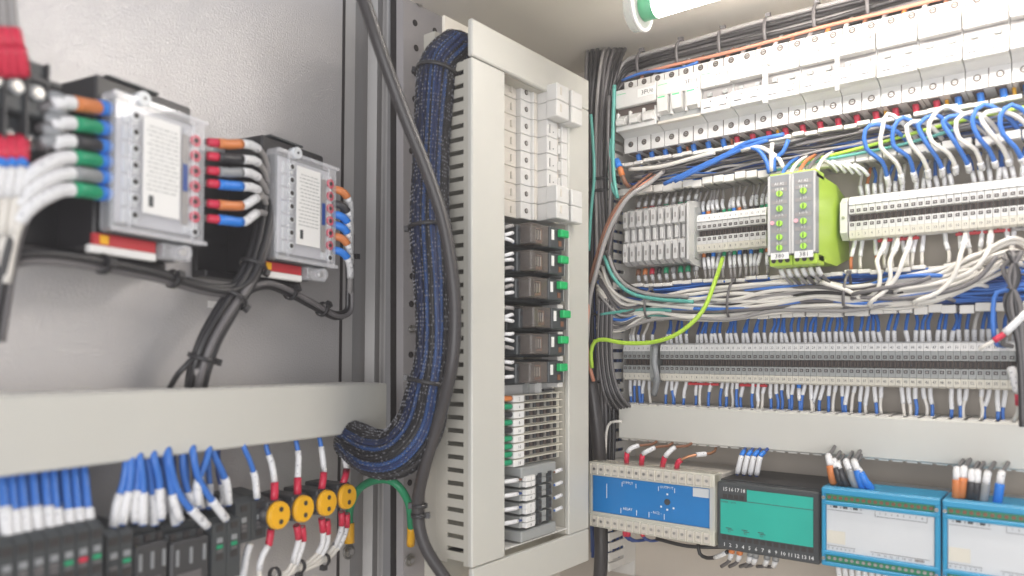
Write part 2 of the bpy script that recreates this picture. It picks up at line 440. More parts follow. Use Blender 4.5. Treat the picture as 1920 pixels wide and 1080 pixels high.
# vertical duct on the back wall, seen on its slotted right side
o = empty('wire_duct', Matrix.Translation((-.470, .868, -.1)), 'narrow upright slotted wire duct at the left end of the terminal rows', 'wire duct')
part('duct_back', MB().box(-.055, .0, -.003, -.0002, -.19, .40, 'finger_pvc'), o)
part('duct_base', MB().box(-.0016, 0, -.030, -.003, -.17, .38, 'finger_pvc'), o)
f2 = MB().box(-.0008, .0008, -.066, -.030, -.0042, .0042, 'finger_pvc').box(-.0008, .0012, -.068, -.060, -.0052, .0052, 'finger_pvc', .0004).mesh('finger')
for k in range(44):
    f = part('finger', f2, o); f.location = (-.0008, 0, -.165 + k * .0124)

# duct frame on the side wall
XC = -.460
def cover_duct(Y0, Y1, z0, z1, label, name='wire_duct'):
    o = empty(name, MMd(XC, Y0, (z0 + z1) / 2), label, 'wire duct'); h = (z1 - z0) / 2
    part('cover', MB().box(0, Y1 - Y0, 0, .006, -h, h, 'duct_pvc', .0012), o)
    return o, h
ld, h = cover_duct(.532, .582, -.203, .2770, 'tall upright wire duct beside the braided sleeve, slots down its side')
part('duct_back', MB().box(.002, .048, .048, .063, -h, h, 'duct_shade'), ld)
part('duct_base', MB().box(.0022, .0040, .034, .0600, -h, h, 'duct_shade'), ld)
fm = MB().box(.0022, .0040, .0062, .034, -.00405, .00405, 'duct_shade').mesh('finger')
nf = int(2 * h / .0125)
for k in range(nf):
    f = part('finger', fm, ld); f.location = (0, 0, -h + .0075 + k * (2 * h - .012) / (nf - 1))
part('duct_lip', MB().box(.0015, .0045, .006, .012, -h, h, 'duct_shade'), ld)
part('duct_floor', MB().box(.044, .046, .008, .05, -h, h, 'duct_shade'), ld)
td, h = cover_duct(.532, .738, .2785, .3135, 'sloping looking top duct cover joining the ceiling corner above the breaker column')
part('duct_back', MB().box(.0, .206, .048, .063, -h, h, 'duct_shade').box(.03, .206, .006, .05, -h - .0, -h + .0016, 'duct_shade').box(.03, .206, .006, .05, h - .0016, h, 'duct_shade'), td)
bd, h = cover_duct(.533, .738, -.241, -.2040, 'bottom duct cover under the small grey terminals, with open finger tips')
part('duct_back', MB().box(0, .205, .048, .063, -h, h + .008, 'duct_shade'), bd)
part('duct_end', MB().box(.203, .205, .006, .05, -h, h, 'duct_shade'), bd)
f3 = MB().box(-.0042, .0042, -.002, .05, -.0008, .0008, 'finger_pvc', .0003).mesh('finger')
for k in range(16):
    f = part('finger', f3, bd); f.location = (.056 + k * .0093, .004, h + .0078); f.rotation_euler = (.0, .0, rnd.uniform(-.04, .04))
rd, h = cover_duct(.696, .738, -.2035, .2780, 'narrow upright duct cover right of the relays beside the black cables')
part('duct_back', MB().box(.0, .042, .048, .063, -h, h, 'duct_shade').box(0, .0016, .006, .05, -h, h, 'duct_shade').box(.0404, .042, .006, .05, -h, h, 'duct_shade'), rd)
# door duct
pL, pR = DL(-40, 660, 0).x - .05, 0.0
zt, zb = -.0322, -.0805
o = empty('wire_duct', DM @ Matrix.Translation((pL, 0, (zt + zb) / 2)), 'wide wire duct with smooth grey cover across the open door', 'wire duct')
h = (zt - zb) / 2
part('cover', MB().box(0, -pL, 0, .007, -h, h, 'duct_pvc', .0015), o)
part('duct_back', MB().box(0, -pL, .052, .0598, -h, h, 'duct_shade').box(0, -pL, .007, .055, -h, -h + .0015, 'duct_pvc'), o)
f4 = MB().box(-.0044, .0044, .006, .052, -.0008, .0008, 'finger_pvc', .0003).mesh('finger')
for k in range(int(-pL / .0118)):
    f = part('finger', f4, o); f.location = (.008 + k * .0118, 0, h - .0005); 

# DIN rails
def rail(M, L, label, h=.0175):
    o = empty('din_rail', M, label, 'rail')
    part('rail_web', MB().box(0, L, .004, .006, -.012, .012, 'screw_metal'), o)
    for s in (1, -1): part('rail_flange', MB().box(0, L, -.0015, 0, s * .012, s * h, 'screw_metal').box(0, L, 0, .004, s * .0115, s * .0125, 'screw_metal'), o)
    return o
rail(MBk(-.46, .860, .289), .54, 'steel rail behind the row of white breakers'); rail(MBk(-.46, .860, .1366), .54, 'steel rail carrying the upper terminal row')
rail(MBk(-.46, .860, -.0123), .54, 'steel rail carrying the lower terminal row'); rail(MBk(-.47, .860, -.17), .54, 'steel rail behind the blue and green modules')

# ================================================================== BREAKERS ON THE BACK WALL
PW = .018
def screw_parts(x, z, r=.0033, y=0.0):
    mb = MB().cyl((x, y + .002, z), (x, y - .0003, z), r * 1.15, 'lightgrey_plastic', seg=14, cap=True)
    mb.cyl((x, y, z), (x, y - .0006, z), r, 'brown_gap', seg=12).cyl((x, y, z), (x, y - .0010, z), r * .62, 'screw_metal', seg=10)
    mb.box(x - r * .55, x + r * .55, y - .0012, y - .001, z - .0003, z + .0003, 'dark_hole')
    return mb
def breaker_proto(n, style, txt='', dy=0.0):
    W = n * PW - .0008; P = []
    prof = [(.05, .041), (0, .041), (0, .0247), (-.014, .0247), (-.014, -.023), (0, -.0285), (0, -.046), (.035, -.046), (.05, -.036)]
    body = MB().prism(prof, 0, W, 'white_plastic')
    for k in range(1, n): body.box(k * PW - .0004, k * PW + .0004, -.0003, .001, .025, .0411, 'brown_gap').box(k * PW - .0004, k * PW + .0004, -.0003, .001, -.046, -.0287, 'brown_gap')
    for k in range(n): body.box((k + .25) * PW, (k + .75) * PW, .004, .03, -.0470, -.046, 'brown_gap')
    P.append(('body', body.mesh('body'), []))
    for k in range(n):
        for z in (.0365, -.0362): P.append(('terminal_screw', screw_parts((k + .5) * PW, z).mesh('terminal_screw'), []))
    nose = MB(); y = -.022 - dy
    if style == 'down':
        nose.box(0, W, y, -.012, .0030, .0246, 'white_plastic', .0008)
        for k in range(n + 1): xx = min(max(k * PW - .0015, 0), W - .003); nose.box(xx, xx + .003, y + .002, -.012, -.024, -.002, 'white_plastic', .0005)
        nose.box(0, W, y + .001, -.012, -.0245, -.019, 'white_plastic', .0005).box(.001, W - .001, -.0155, -.0142, -.02, .003, 'brown_gap')
    elif style == 'up':
        nose.box(0, W, y, -.012, .0065, .0246, 'white_plastic', .0008)
        for k in range(n + 1): xx = min(max(k * PW - .0015, 0), W - .003); nose.box(xx, xx + .003, y + .001, -.012, -.016, .0066, 'white_plastic', .0005)
        nose.box(0, W, y + .003, -.012, -.0245, -.0215, 'ivory_plastic', .0005).box(.001, W - .001, -.0155, -.0142, -.0215, .0065, 'grey_plastic')
    else:
        nose.box(0, W - .0006, y, -.012, .0040, .0205, 'white_plastic', .0008).box(0, W - .0006, y + .004, -.012, .0205, .0246, 'white_plastic', .0006).box(0.0006, W - .001, -.0150, -.0142, -.0078, .0040, 'grey_wire')  # recess floor coloured grey, painting its shadow into the white nose
        nose.box(0, W, y + .0005, -.012, -.0240, -.0078, 'white_plastic', .0008)
        for k in range(1, n): nose.box(k * PW - .0003, k * PW + .0003, y - .0002, y + .001, +.0038, .019, 'grey_wire').box(k * PW - .0003, k * PW + .0003, y + .0003, y + .002, -.0235, -.008, 'grey_wire')
    P.append(('nose', nose.mesh('nose'), []))
    pr = MB()
    pr.box(.0025, .014, y - .0003, y, .0188, .0193, 'print_green')
    if n > 1: pr.box(PW * (n - 1) - .006, PW * n - .0015, y - .0004, y, .0105, .0203, 'marker_white').text(txt, PW * (n - .62), y - .0008, .0152, .0074, 'dark_hole')
    if style == 'pair':
        for k in range(n): pr.box(k * PW + .004, k * PW + .012, y - .0001, y + .0007, -.0188, -.0179, 'print_ink').cyl((k * PW + .012, y + .0007, -.012), (k * PW + .012, y, -.012), .0009, 'print_ink', seg=6)
    P.append(('printed_label', pr.mesh('printed_label'), []))
    for k in range(n):
        x0, x1 = k * PW + .0030, (k + 1) * PW - .0035
        if style == 'down':
            P.append(('toggle', MB().prism([(-.014, -.004), (-.024, -.010), (-.027, -.014), (-.026, -.0185), (-.014, -.019)], x0, x1, 'white_plastic').mesh('toggle'), []))
        elif style == 'up':
            P.append(('toggle', MB().prism([(-.014, .006), (-.025, .0055), (-.0265, .002), (-.024, -.012), (-.014, -.015)], x0, x1, 'white_plastic').box(x0 + .001, x1 - .002, -.0262, -.0255, .0018, .0042, 'print_green').mesh('toggle'), []))
        else:
            P.append(('toggle', MB().box(x0 + .003, x1 - .003, -.0180, -.0148, -.0050, -.0005, 'grey_plastic', .0006).mesh('toggle'), []))
    return P
bx = -.4539
row = [(3, 'down', '3FU0'), (3, 'up', '3FU1'), (2, 'pair', '3FU1'), (2, 'pair', '3FU2'), (2, 'pair', '3FU3'), (2, 'pair', '3FU3'), (2, 'pair', '3FU4'), (2, 'pair', '3FU5'), (2, 'pair', '3FU5'), (2, 'pair', '3FU6'), (2, 'pair', '3FU6'), (2, 'pair', '3FU7'), (2, 'pair', '3FU7')]
for i, (n, st, tx) in enumerate(row):
    nm = {'down': 'white three pole breaker with its three levers down, leftmost in the breaker row',
          'up': 'white three pole breaker with green tipped levers up, second in the breaker row',
          'pair': 'white two pole breaker, ' + nth(i + 1) + ' device from the left in the breaker row'}[st]
    place(breaker_proto(n, st, tx, (0, 0, 0, .004, 0, .001, .0035, 0, .002, 0, .003, 0, 0)[i]), 'circuit_breaker', MBk(bx, .81, .289), nm, 'breaker', 'white breakers in a row on the back panel')
    if i == 5:
        bx += .0002
    bx += n * PW
# raised window frame on the fourth breaker and slim clips
o = empty('auxiliary_clip', MBk(-.4539 + 10 * PW + .001, .788, .289), 'slim white clip standing proud between two breakers in the row', 'clip', 'clips on the breaker row')
part('clip_body', MB().box(-.0015, .003, -.006, .0, -.028, .012, 'white_plastic', .0007), o); part('clip_hook', MB().box(-.0015, .006, -.007, .0, .012, .016, 'white_plastic', .0007), o)
o = empty('auxiliary_clip', MBk(-.4539 + 14 * PW + .001, .788, .289), 'slim grey edged clip between breakers further right in the row', 'clip', 'clips on the breaker row')
part('clip_body', MB().box(-.002, .002, -.004, .0, -.030, .018, 'lightgrey_plastic', .0007), o); part('clip_hook', MB().box(-.006, .004, -.005, .0, .018, .022, 'lightgrey_plastic', .0007), o)

# ferrules and wire stubs leaving the breakers downwards
cols = ['blue'] * 7 + ['red'] * 12 + ['blue'] * 5
for k in range(24):
    x = -.4539 + (k + .5) * PW + (.003 if k < 7 else .001)
    c = cols[k]
    wire([(x, .822, .244), (x + .001, .824, .236), (x + .002, .832, .226), (x + .006, .842, .214)], .0016, 'white_wire' if c == 'red' else 'blue_wire',
         f'{nth(k + 1)} wire from the left leaving the breakers below, with a {c} ferrule', 'wires leaving the breakers below',
         [(.0003, .011, c + '_ferrule', .0031, 'ferrule')], seg=7, step=.004)
    if k in (3, 6, 9, 15, 18, 21):
        wire([(x + .008, .828, .244), (x + .009, .830, .234), (x + .010, .84, .218)], .0018, 'yellow_plastic' if k > 6 else 'orange_wire', f'short {"yellow" if k > 6 else "orange"} wire under the breakers beside the {nth(k + 1)} ferrule',
             'short coloured wires under the breakers', seg=6, step=.005)

# ================================================================== TERMINAL BLOCKS
TP = .0062
def terminal_proto(num, kind='grey', jumper=False):
    W = TP - .00035; g = 'lightgrey_plastic' if kind == 'light' else 'grey_plastic'
    body = MB().prism([(.045, .018), (.012, .0215), (.004, .0145), (0, .0128), (0, .0040), (.009, .0034), (.009, -.0034), (0, -.0040), (0, -.0128), (.004, -.0150), (.012, -.0225), (.045, -.018)], 0, W, g)
    P = [('body', body.mesh('body'), [])]
    c = W / 2
    for z in (.0072, -.0072):
        P.append(('screw_hole', MB().box(c - .0017, c + .0017, -.0004, .001, z - .0016, z + .0016, 'dark_hole').cyl((c, 0, z), (c, -.0008, z), .0010, 'grey_wire', seg=6).mesh('screw_hole'), []))
    P.append(('recess', MB().box(.0003, W - .0003, .0070, .0092, -.0033, .0033, 'brown_gap').box(W * .35, W * .65, .0062, .0072, -.0025, .0025, 'dark_hole').mesh('recess'), []))
    up = MB().convex
    for s, mm in ((1, 'marker_white'), (-1, 'marker_cream')):
        m = MB()
        prof = [(-.0012, s * .0132), (.0008, s * .0208), (.0055, s * .0225), (.0065, s * .0205), (.003, s * .0135)]
        m.prism(prof, .0001, W + .0002, mm)
        d = Vector((.0020, .0076 * s)).normalized()
        vs, fs, wd = text_mesh(num); b = len(m.v); sz = .0040
        for tx, ty in vs:
            tt = (ty - .35) * sz; bx_ = (tx - wd / 2) * sz * .8
            yy = -.0002 - .0003 + d.x * tt * s * 1.0; zz = s * .01685 + abs(d.y) * tt
            m.v.append((c + bx_, yy - .0003, zz))
        for f in fs: m.face([b + q for q in f], 'print_ink')
        P.append(('number_tag', m.mesh('number_tag'), []))
    return P
PC = {}
def term(num, X, z, label, group, kind='grey'):
    if (num, kind) not in PC: PC[(num, kind)] = terminal_proto(num, kind)
    place(PC[(num, kind)], 'terminal_block', MBk(X, .815, z), label, 'terminal', group)
ZA, ZB = .1366, -.0123
XA2 = B(1592, 400, .815).x; NA2 = 34
for k in range(NA2): term(str(k + 1), XA2 + k * TP, ZA, f'{nth(k + 1)} grey terminal from the left in the upper row right of the lime timers', 'terminals right of the lime timers', 'light')
XA1 = B(1297, 400, .815).x; NA1 = 14
for k in range(NA1): term(str(k + 1), XA1 + k * TP, ZA, f'{nth(k + 1)} grey terminal from the left between the slotted fuse block and the timers', 'terminals between fuse block and timers', 'light')
XB1 = B(1169, 660, .815).x
for k in range(6): term(str(k + 1), XB1 + k * TP, ZB, f'{nth(k + 1)} terminal of the short six piece block starting the lower row', 'six terminals starting the lower row')
XB2 = B(1238, 660, .815).x; NB2 = 57
for k in range(NB2): term(str(k + 1), XB2 + k * TP, ZB, f'{nth(k + 1)} terminal from the left in the long lower row', 'terminals of the long lower row')
def end_clamp(X, z, label, m='grey_plastic', h=.026, w_=.006, yf=-.003):
    o = empty('end_clamp', MBk(X, .815, z), label, 'end clamp', 'end clamps of the terminal rows')
    part('clamp_body', MB().prism([(.045, h * .8), (.005, h), (yf, h * .7), (yf, -h * .7), (.005, -h), (.045, -h * .8)], 0, w_, m), o)
    part('clamp_screw', MB().cyl((w_ / 2, yf, 0), (w_ / 2, yf - .0008, 0), .0016, 'screw_metal', seg=8), o)
end_clamp(XB1 + 6 * TP + .0006, ZB, 'grey end clamp between the six piece block and the long lower row', w_=.0055)
end_clamp(XB2 + NB2 * TP + .0004, ZB, 'end clamp closing the right end of the long lower row')
end_clamp(XA2 - .0075, ZA, 'white end clamp between the lime timer and the right terminal block', 'white_plastic', .022, .0065, -.005)
# red and grey jumper bars
def jumper(X0, X1, z, m, label):
    o = empty('jumper_bar', MBk(X0, .826, z), label, 'jumper', 'jumper bars under the terminals')
    part('bar', MB().box(0, X1 - X0, -.002, .002, -.0014, .0014, m, .0004), o)
    pm = MB().box(-.001, .001, -.001, .001, 0, .003, m).mesh('pin')
    for k in range(int((X1 - X0) / TP)): q = part('pin', pm, o); q.location = (TP * (k + .5), 0, .0012)
jumper(XA2 + 4 * TP, XA2 + 10 * TP, ZA - .0245, 'red_label', 'short red jumper bar under the right upper terminals')
jumper(XA2 + 15 * TP, XA2 + 22 * TP, ZA - .0245, 'red_label', 'longer red jumper bar further right under the upper terminals')
jumper(XA2 + 22.2 * TP, XA2 + 34 * TP, ZA - .0245, 'grey_wire', 'grey jumper bar at the right end under the upper terminals')
jumper(XB2 + 5 * TP, XB2 + 11 * TP, ZB - .0250, 'red_label', 'short red jumper bar under the lower terminal row near its left end')
jumper(XB2 + 15 * TP, XB2 + 20 * TP, ZB - .0250, 'red_label', 'second red jumper bar under the lower terminal row')

# slotted fuse terminal block
X0 = B(1168, 450, .80).x
fp = []
sl = MB().prism([(.05, .036), (.016, .036), (.0, .030), (0, .0115), (.006, .009), (.006, -.006), (0, -.0085), (0, -.030), (.010, -.034), (.05, -.034)], 0, .0056, 'lightgrey_plastic')
fp.append(('body', sl.mesh('body'), []))
fp.append(('gap_spacer', MB().box(.0056, .0092, .010, .05, -.032, .034, 'grey_wire').box(.0056, .0092, .0050, .012, .012, .016, 'lightgrey_plastic').box(.0056, .0092, .004, .012, -.012, -.007, 'lightgrey_plastic').mesh('gap_spacer'), []))
fp.append(('lever', MB().box(.0008, .0048, .0022, .0064, -.0055, .0085, 'lightgrey_plastic', .0006).mesh('lever'), []))
fp.append(('contact_slot', MB().box(.0016, .004, -.0004, .001, .018, .0235, 'grey_wire').box(.0016, .004, -.0004, .001, -.0235, -.018, 'grey_wire').mesh('contact_slot'), []))
for k in range(9):
    place(fp, 'disconnect_terminal', MBk(X0 + k * .0094, .80, .1385), f'{nth(k + 1)} slim light grey slotted terminal from the left in the nine piece block', 'terminal', 'slotted disconnect terminals')
o = empty('end_plate', MBk(X0 + 9 * .0094, .80, .1385), 'plain grey end plate closing the right of the slotted terminals', 'end plate')
part('plate', MB().prism([(.05, .040), (.0, .034), (-.004, .032), (-.004, -.033), (.008, -.038), (.05, -.040)], 0, .003, 'lightgrey_plastic'), o)
part('rib', MB().prism([(.048, .034), (.010, .028), (.010, -.030), (.048, -.034)], .003, .0042, 'grey_plastic'), o)

# lime timers
def timer(X, num, label):
    o = empty('timer_relay', MBk(X, .74, .1302), label, 'timer relay', 'lime green timer relays'); W = .0222; H = .0455
    part('housing', MB().prism([(.012, H - .004), (.012, -H + .004), (.075, -H + .004), (.125, -.030), (.125, .030), (.075, H - .004)], 0, W, 'lime_plastic'), o)
    part('top_terminals', MB().box(0, W, .004, .03, H - .008, H, 'lime_plastic', .0008), o)
    bt = MB().box(0, W, .004, .03, -H, -H + .010, 'lime_plastic', .0008)
    for k in range(3): bt.cyl((W * (.2 + .3 * k), .0042, -H + .005), (W * (.2 + .3 * k), .0030, -H + .005), .0022, 'dark_hole', seg=10)
    part('bottom_terminals', bt, o)
    fr = part('front_panel', MB().box(0, W, .0, .013, -H + .010, H - .002, 'grey_ferrule', .001).box(0, .0022, -.0006, .001, -H + .011, H - .003, 'lightgrey_plastic').box(W - .0016, W, -.0006, .001, -H + .011, H - .003, 'lightgrey_plastic'), o)
    for z in (.0245, .010, -.0045, -.018, -.0305):
        if z == -.0305: z = -.0285
        part('dial', MB().cyl((W * .52, 0, z), (W * .52, -.0022, z), .0029, 'lime_dial', seg=14).box(W * .52 - .0004, W * .52 + .0004, -.0027, -.0021, z - .0024, z + .0024, 'charcoal_plastic'), fr)
    pm = MB()
    for z in (.0345, .0290, .017, .003, -.011, -.0235):
        pm.box(.0035, W - .0035, -.0003, .0, z - .0024, z + .0012, 'grey_wire')
    for z, a in ((.0345, 'A1 A2'), (.0290, '15 18'), (.018, '1 10'), (.004, 's m h'), (-.010, '0.5'), (-.0235, 'R U')):
        pm.text(a, W * .5, -.0006, z, .0036, 'print_white')
    part('printed_scale', pm, fr)
    part('indicator', MB().cyl((W * .20, 0, -.0035), (W * .20, -.0012, -.0035), .0020, 'pink_lamp', seg=10), fr)
    part('number_tag', MB().box(.003, W - .002, -.0008, .0005, -.0395, -.0330, 'marker_white').text(num, W * .52, -.0011, -.0362, .0062, 'print_ink'), o)
XT = B(1440, 400, .74).x
timer(XT, '380', 'left lime green timer relay with grey face and tag 380'); timer(XT + .0228, '381', 'right lime green timer relay with grey face and tag 381')

# ================================================================== MODULES BELOW THE COVERED DUCT
def dev(name, X0, X1, z0, z1, Yf, label, cat='module'):
    return empty(name, MBk(X0, Yf, (z0 + z1) / 2), label, cat), X1 - X0, (z1 - z0) / 2
Xb0, Xb1 = B(1104, 900, .76).x, B(1340, 900, .76).x
o, W, H = dev('transducer_module', Xb0, Xb1, -.2065, -.130, .76, 'blue fronted module in a clear ivory housing, leftmost of the bottom devices')
part('housing', MB().box(.001, W - .001, .014, .085, -H + .002, H - .002, 'ivory_plastic', .001), o)
part('front_panel', MB().box(.004, W - .004, .002, .012, -.0205, .0225, 'blue_panel', .0008), o)
part('front_rim', MB().box(0, .004, .0, .014, -H, H, 'clear_ivory', .0006).box(W - .006, W, .0, .014, -H, H, 'clear_ivory', .0006).box(.004, W - .006, .0005, .003, .0225, .0245, 'clear_ivory').box(.004, W - .006, .0005, .003, -.0230, -.0205, 'clear_ivory'), o)
part('terminal_cover', MB().box(.0, W, -.001, .020, .0245, H, 'clear_ivory', .001), o)
part('terminal_cover', MB().box(.0, W, -.001, .020, -H, -.0230, 'clear_ivory', .001), o)
cell = MB().box(-.0035, .0035, .0, .001, -.0052, .0052, 'ivory_plastic', .0004).cyl((0, 0, 0), (0, -.0006, 0), .0016, 'screw_metal', seg=8).mesh('terminal')
for s in (1, -1):
    for k in range(16):
        q = part('terminal', cell, o); q.location = (.0085 + k * (W - .017) / 15, -.0018, s * .0305)
rib = MB().box(-.0005, .0005, -.0025, .0, -.006, .006, 'marker_cream').mesh('divider')
for s in (1, -1):
    for k in range(17):
        q = part('divider', rib, o); q.location = (.0040 + k * (W - .017) / 15, -.001, s * .0305)
pm = MB().text('SUPPLY', W * .33, .0012, .018, .0042, 'print_white').text('OUTPUT', W * .64, .0012, .018, .0042, 'print_white').text('RELAY', W * .33, .0012, -.012, .0042, 'print_white').text('- NC2 -', W * .56, .0012, -.0115, .0042, 'print_white')
for a, b in ((.28, .395), (.575, .70)): pm.box(W * a, W * a + .0004, .0012, .002, .013, .018, 'print_white').box(W * b, W * b + .0004, .0012, .002, .013, .018, 'print_white')
for a, b in ((.27, .40), (.50, .62)): pm.box(W * a, W * a + .0004, .0012, .002, -.018, -.012, 'print_white').box(W * b, W * b + .0004, .0012, .002, -.018, -.012, 'print_white')
pm.box(W * .15, W * .15 + .0004, .0012, .002, -.003, .014, 'print_white')
for dx, dz in ((0, .0085), (-.0075, -.006), (0, -.0085), (.0075, -.006)): pm.box(W * .645 + dx - .0009, W * .645 + dx + .0009, .0012, .002, .002 + dz - .0009, .002 + dz + .0009, 'print_white')
part('printed_marks', pm, o)
part('dial', MB().cyl((W * .645, .002, .002), (W * .645, .0008, .002), .0034, 'charcoal_plastic', seg=16), o)
part('sticker', MB().box(W * .84, W * .955, .0010, .002, .012, .0215, 'panel_white'), o)
# black and green module
Xg0, Xg1 = B(1345, 900, .765).x, B(1537, 900, .765).x
o, W, H = dev('relay_module', Xg0, Xg1, -.209, -.1376, .765, 'black module with turquoise green front and white terminal numbers')
part('housing', MB().box(0, W, .0, .08, -H, H, 'charcoal_plastic', .0012).box(-.001, W, .012, .095, H - .001, H + .001, 'dark_plastic'), o)
part('front_panel', MB().prism([(-.0012, .0175), (-.0012, -.0190), (.001, -.0190), (.001, .0175)], .004, W - .006, 'teal_panel').box(W * .31, W - .006, -.0012, .001, .0180, .0300, 'teal_panel'), o)
hl = MB().box(-.0023, .0023, -.0004, .001, -.0021, .0021, 'dark_hole').mesh('terminal_hole')
for k in range(14): q = part('terminal_hole', hl, o); q.location = (.0075 + k * (W - .013) / 13.4, 0, -.0228)
for k in range(4): q = part('terminal_hole', hl, o); q.location = (.0085 + k * .0060, 0, .0212)
pm = MB()
for k in range(14): pm.text(str(k + 1), .0075 + k * (W - .013) / 13.4, -.0004, -.0300, .0056, 'print_white')
for k in range(4): pm.text(str(15 + k), .0085 + k * .0064, -.0004, .0285, .0056, 'print_white')
for k in range(3): pm.box(.010 + k * .017, .016 + k * .017, -.0016, -.001, -.0125, -.0119, 'print_ink').box(.012 + k * .017, .018 + k * .017, -.0016, -.001, -.0140, -.0135, 'print_ink').text('K' + str(k + 1), .014 + k * .017, -.0016, -.0155, .0026, 'print_ink')
pm.box(.004, W - .006, -.0014, -.001, .0175, .0180, 'print_ink').text('POWER   OUT', .012, -.0016, .0150, .0028, 'print_ink')
part('printed_numbers', pm, o)
# blue framed white modules
def white_mod(X0, X1, label):
    o, W, H = dev('interface_module', X0, X1, -.205, -.130, .755, label, 'module')
    fr = MB()
    fr.box(0, W, -.002, .010, H - .006, H, 'cyan_frame', .001).box(0, W, -.002, .010, H - .0165, H - .0125, 'cyan_frame', .001)
    fr.box(0, W, -.002, .010, -H, -H + .004, 'cyan_frame', .001).box(0, W, -.002, .010, -H + .0105, -H + .0145, 'cyan_frame', .001)
    fr.box(0, .0035, -.0015, .010, -H + .002, H - .002, 'cyan_frame', .001).box(W - .0045, W, -.0015, .010, -H + .002, H - .002, 'cyan_frame', .001)
    part('frame', fr, o)
    part('housing', MB().box(.002, W - .002, .008, .085, -H + .003, H - .003, 'panel_white', .001).box(.0, W, .002, .045, H - .003, H + .0005, 'cyan_frame', .001), o)
    part('front_panel', MB().box(.0035, W - .0045, .001, .010, -H + .0135, H - .0155, 'panel_white', .0008), o)
    part('circuit_strip', MB().box(.003, W - .004, .002, .010, H - .0135, H - .0055, 'pcb_green'), o)
    part('circuit_strip', MB().box(.003, W - .004, .002, .010, -H + .0035, -H + .011, 'pcb_green'), o)
    sc = MB().cyl((0, 0, 0), (0, -.0012, 0), .0016, 'screw_metal', seg=8).mesh('terminal_screw'); sc2 = MB().cyl((0, 0, 0), (0, -.001, 0), .0017, 'brown_wire', seg=8).mesh('terminal_screw')
    for k in range(18):
        q = part('terminal_screw', sc2, o); q.location = (.0065 + k * (W - .014) / 17, .002, H - .0095)
        q = part('terminal_screw', sc, o); q.location = (.0065 + k * (W - .014) / 17, .002, -H + .0073)
    cs = MB().cyl((0, 0, 0), (0, -.0012, 0), .0017, 'screw_metal', seg=12).box(-.0012, .0012, -.0014, -.0012, -.0002, .0002, 'dark_hole').mesh('corner_screw')
    for x in (.0022, W - .0028):
        for z in (H - .0095, -H + .0072): q = part('corner_screw', cs, o); q.location = (x, -.0022, z)
    pm = MB()
    for k in range(3): pm.box(.010 + k * .009, .014 + k * .009, .0006, .0012, .0185, .0205, 'charcoal_plastic')
    for k in range(4): pm.text('ABCD'[k], .008 + k * .009, .0006, .0194, .0026, 'print_ink')
    pm.box(.005, .036, .0007, .0012, .0160, .0163, 'print_ink').box(.047, .090, .0007, .0012, .0148, .0151, 'print_ink').box(.047, .0473, .0007, .0012, .0150, .020, 'print_ink').box(.0897, .090, .0007, .0012, .0150, .020, 'print_ink')
    for k in range(8): pm.text(str(k + 1), .051 + k * .005, .0006, .0182, .0028, 'print_ink')
    for k in range(9): pm.text(str(k + 9), .045 + k * .0052, .0006, -.0205, .0028, 'print_ink')
    pm.box(.043, .092, .0007, .0012, -.0185, -.0182, 'print_ink').box(.004, .030, .0007, .0012, -.0182, -.0179, 'print_ink')
    for k in range(7): pm.text('0', .006 + k * .0038, .0006, -.0202, .0028, 'print_ink')
    pm.box(.080, .087, .0006, .0012, -.0212, -.0192, 'grey_wire')
    part('printed_marks', pm, o)
    part('sticker', MB().box(.0045, .021, .0004, .0012, -.0155, -.0035, 'marker_cream'), o)
Xw = B(1541, 900, .755).x
white_mod(Xw, Xw + .1005, 'white panelled module in a bright blue frame beside the green module')
white_mod(Xw + .102, Xw + .2025, 'second white module in a blue frame, cut by the right edge of view')

# ================================================================== SIDE WALL DEVICES
# breakers stacked sideways
XM = -.477
def sb_proto(capped):
    W = .0176; P = []
    body = MB().box(-.009, .0085, 0, .045, -W / 2, W / 2, 'white_plastic', .0006).box(.0085, .063, -.003, .045, -W / 2, W / 2, 'white_plastic', .0006).box(.063, .078, 0, .045, -W / 2, W / 2, 'white_plastic', .0006)
    P.append(('body', body.mesh('body'), []))
    P.append(('terminal_screw', MB().cyl((0, .001, 0), (0, -.0006, 0), .0027, 'brown_gap', seg=12).cyl((0, 0, 0), (0, -.001, 0), .0018, 'screw_metal', seg=8).mesh('terminal_screw'), []))
    P.append(('aux_contact', MB().box(-.034, -.0095, .006, .045, -W / 2, W / 2, 'ivory_plastic', .0006).box(-.020, -.018, .004, .007, -.004, .003, 'ivory_plastic').mesh('aux_contact'), []))
    P.append(('red_marker', MB().box(-.0385, -.0345, .010, .02, -.004, .004, 'red_ferrule').mesh('red_marker'), []))
    y = -.020
    P.append(('nose', MB().box(.010, .0155, -.004, .0, -W / 2, W / 2, 'ivory_plastic', .0005).box(.0165, .036, y + .004, .0, -W / 2, W / 2, 'white_plastic', .0008).box(.046, .058, y + .005, .0, -W / 2, W / 2, 'white_plastic', .0008).box(.036, .046, -.010, .0, -W / 2, W / 2, 'ivory_plastic').mesh('nose'), []))
    P.append(('printed_label', MB().box(.020, .0215, y + .0034, y + .005, -.005, .004, 'grey_wire').cyl((.027, y + .0038, -.003), (.027, y + .0034, -.003), .0007, 'print_ink', seg=6).mesh('printed_label'), []))
    if capped:
        P.append(('cap', MB().box(.014, .0375, y - .010, y + .004, -W / 2, W / 2, 'white_plastic', .001).box(.020, .023, y - .0105, y - .0095, -.003, .005, 'ivory_plastic').mesh('cap'), []))
        P.append(('cap', MB().box(.043, .064, y - .010, y + .004, -W / 2, W / 2, 'white_plastic', .001).mesh('cap'), []))
    else:
        P.append(('toggle', MB().box(.040, .045, -.014, -.009, -.005, .005, 'white_plastic', .0008).mesh('toggle'), []))
    return P
pc, pn_ = sb_proto(True), sb_proto(False)
p = Md(987, 173, XM)
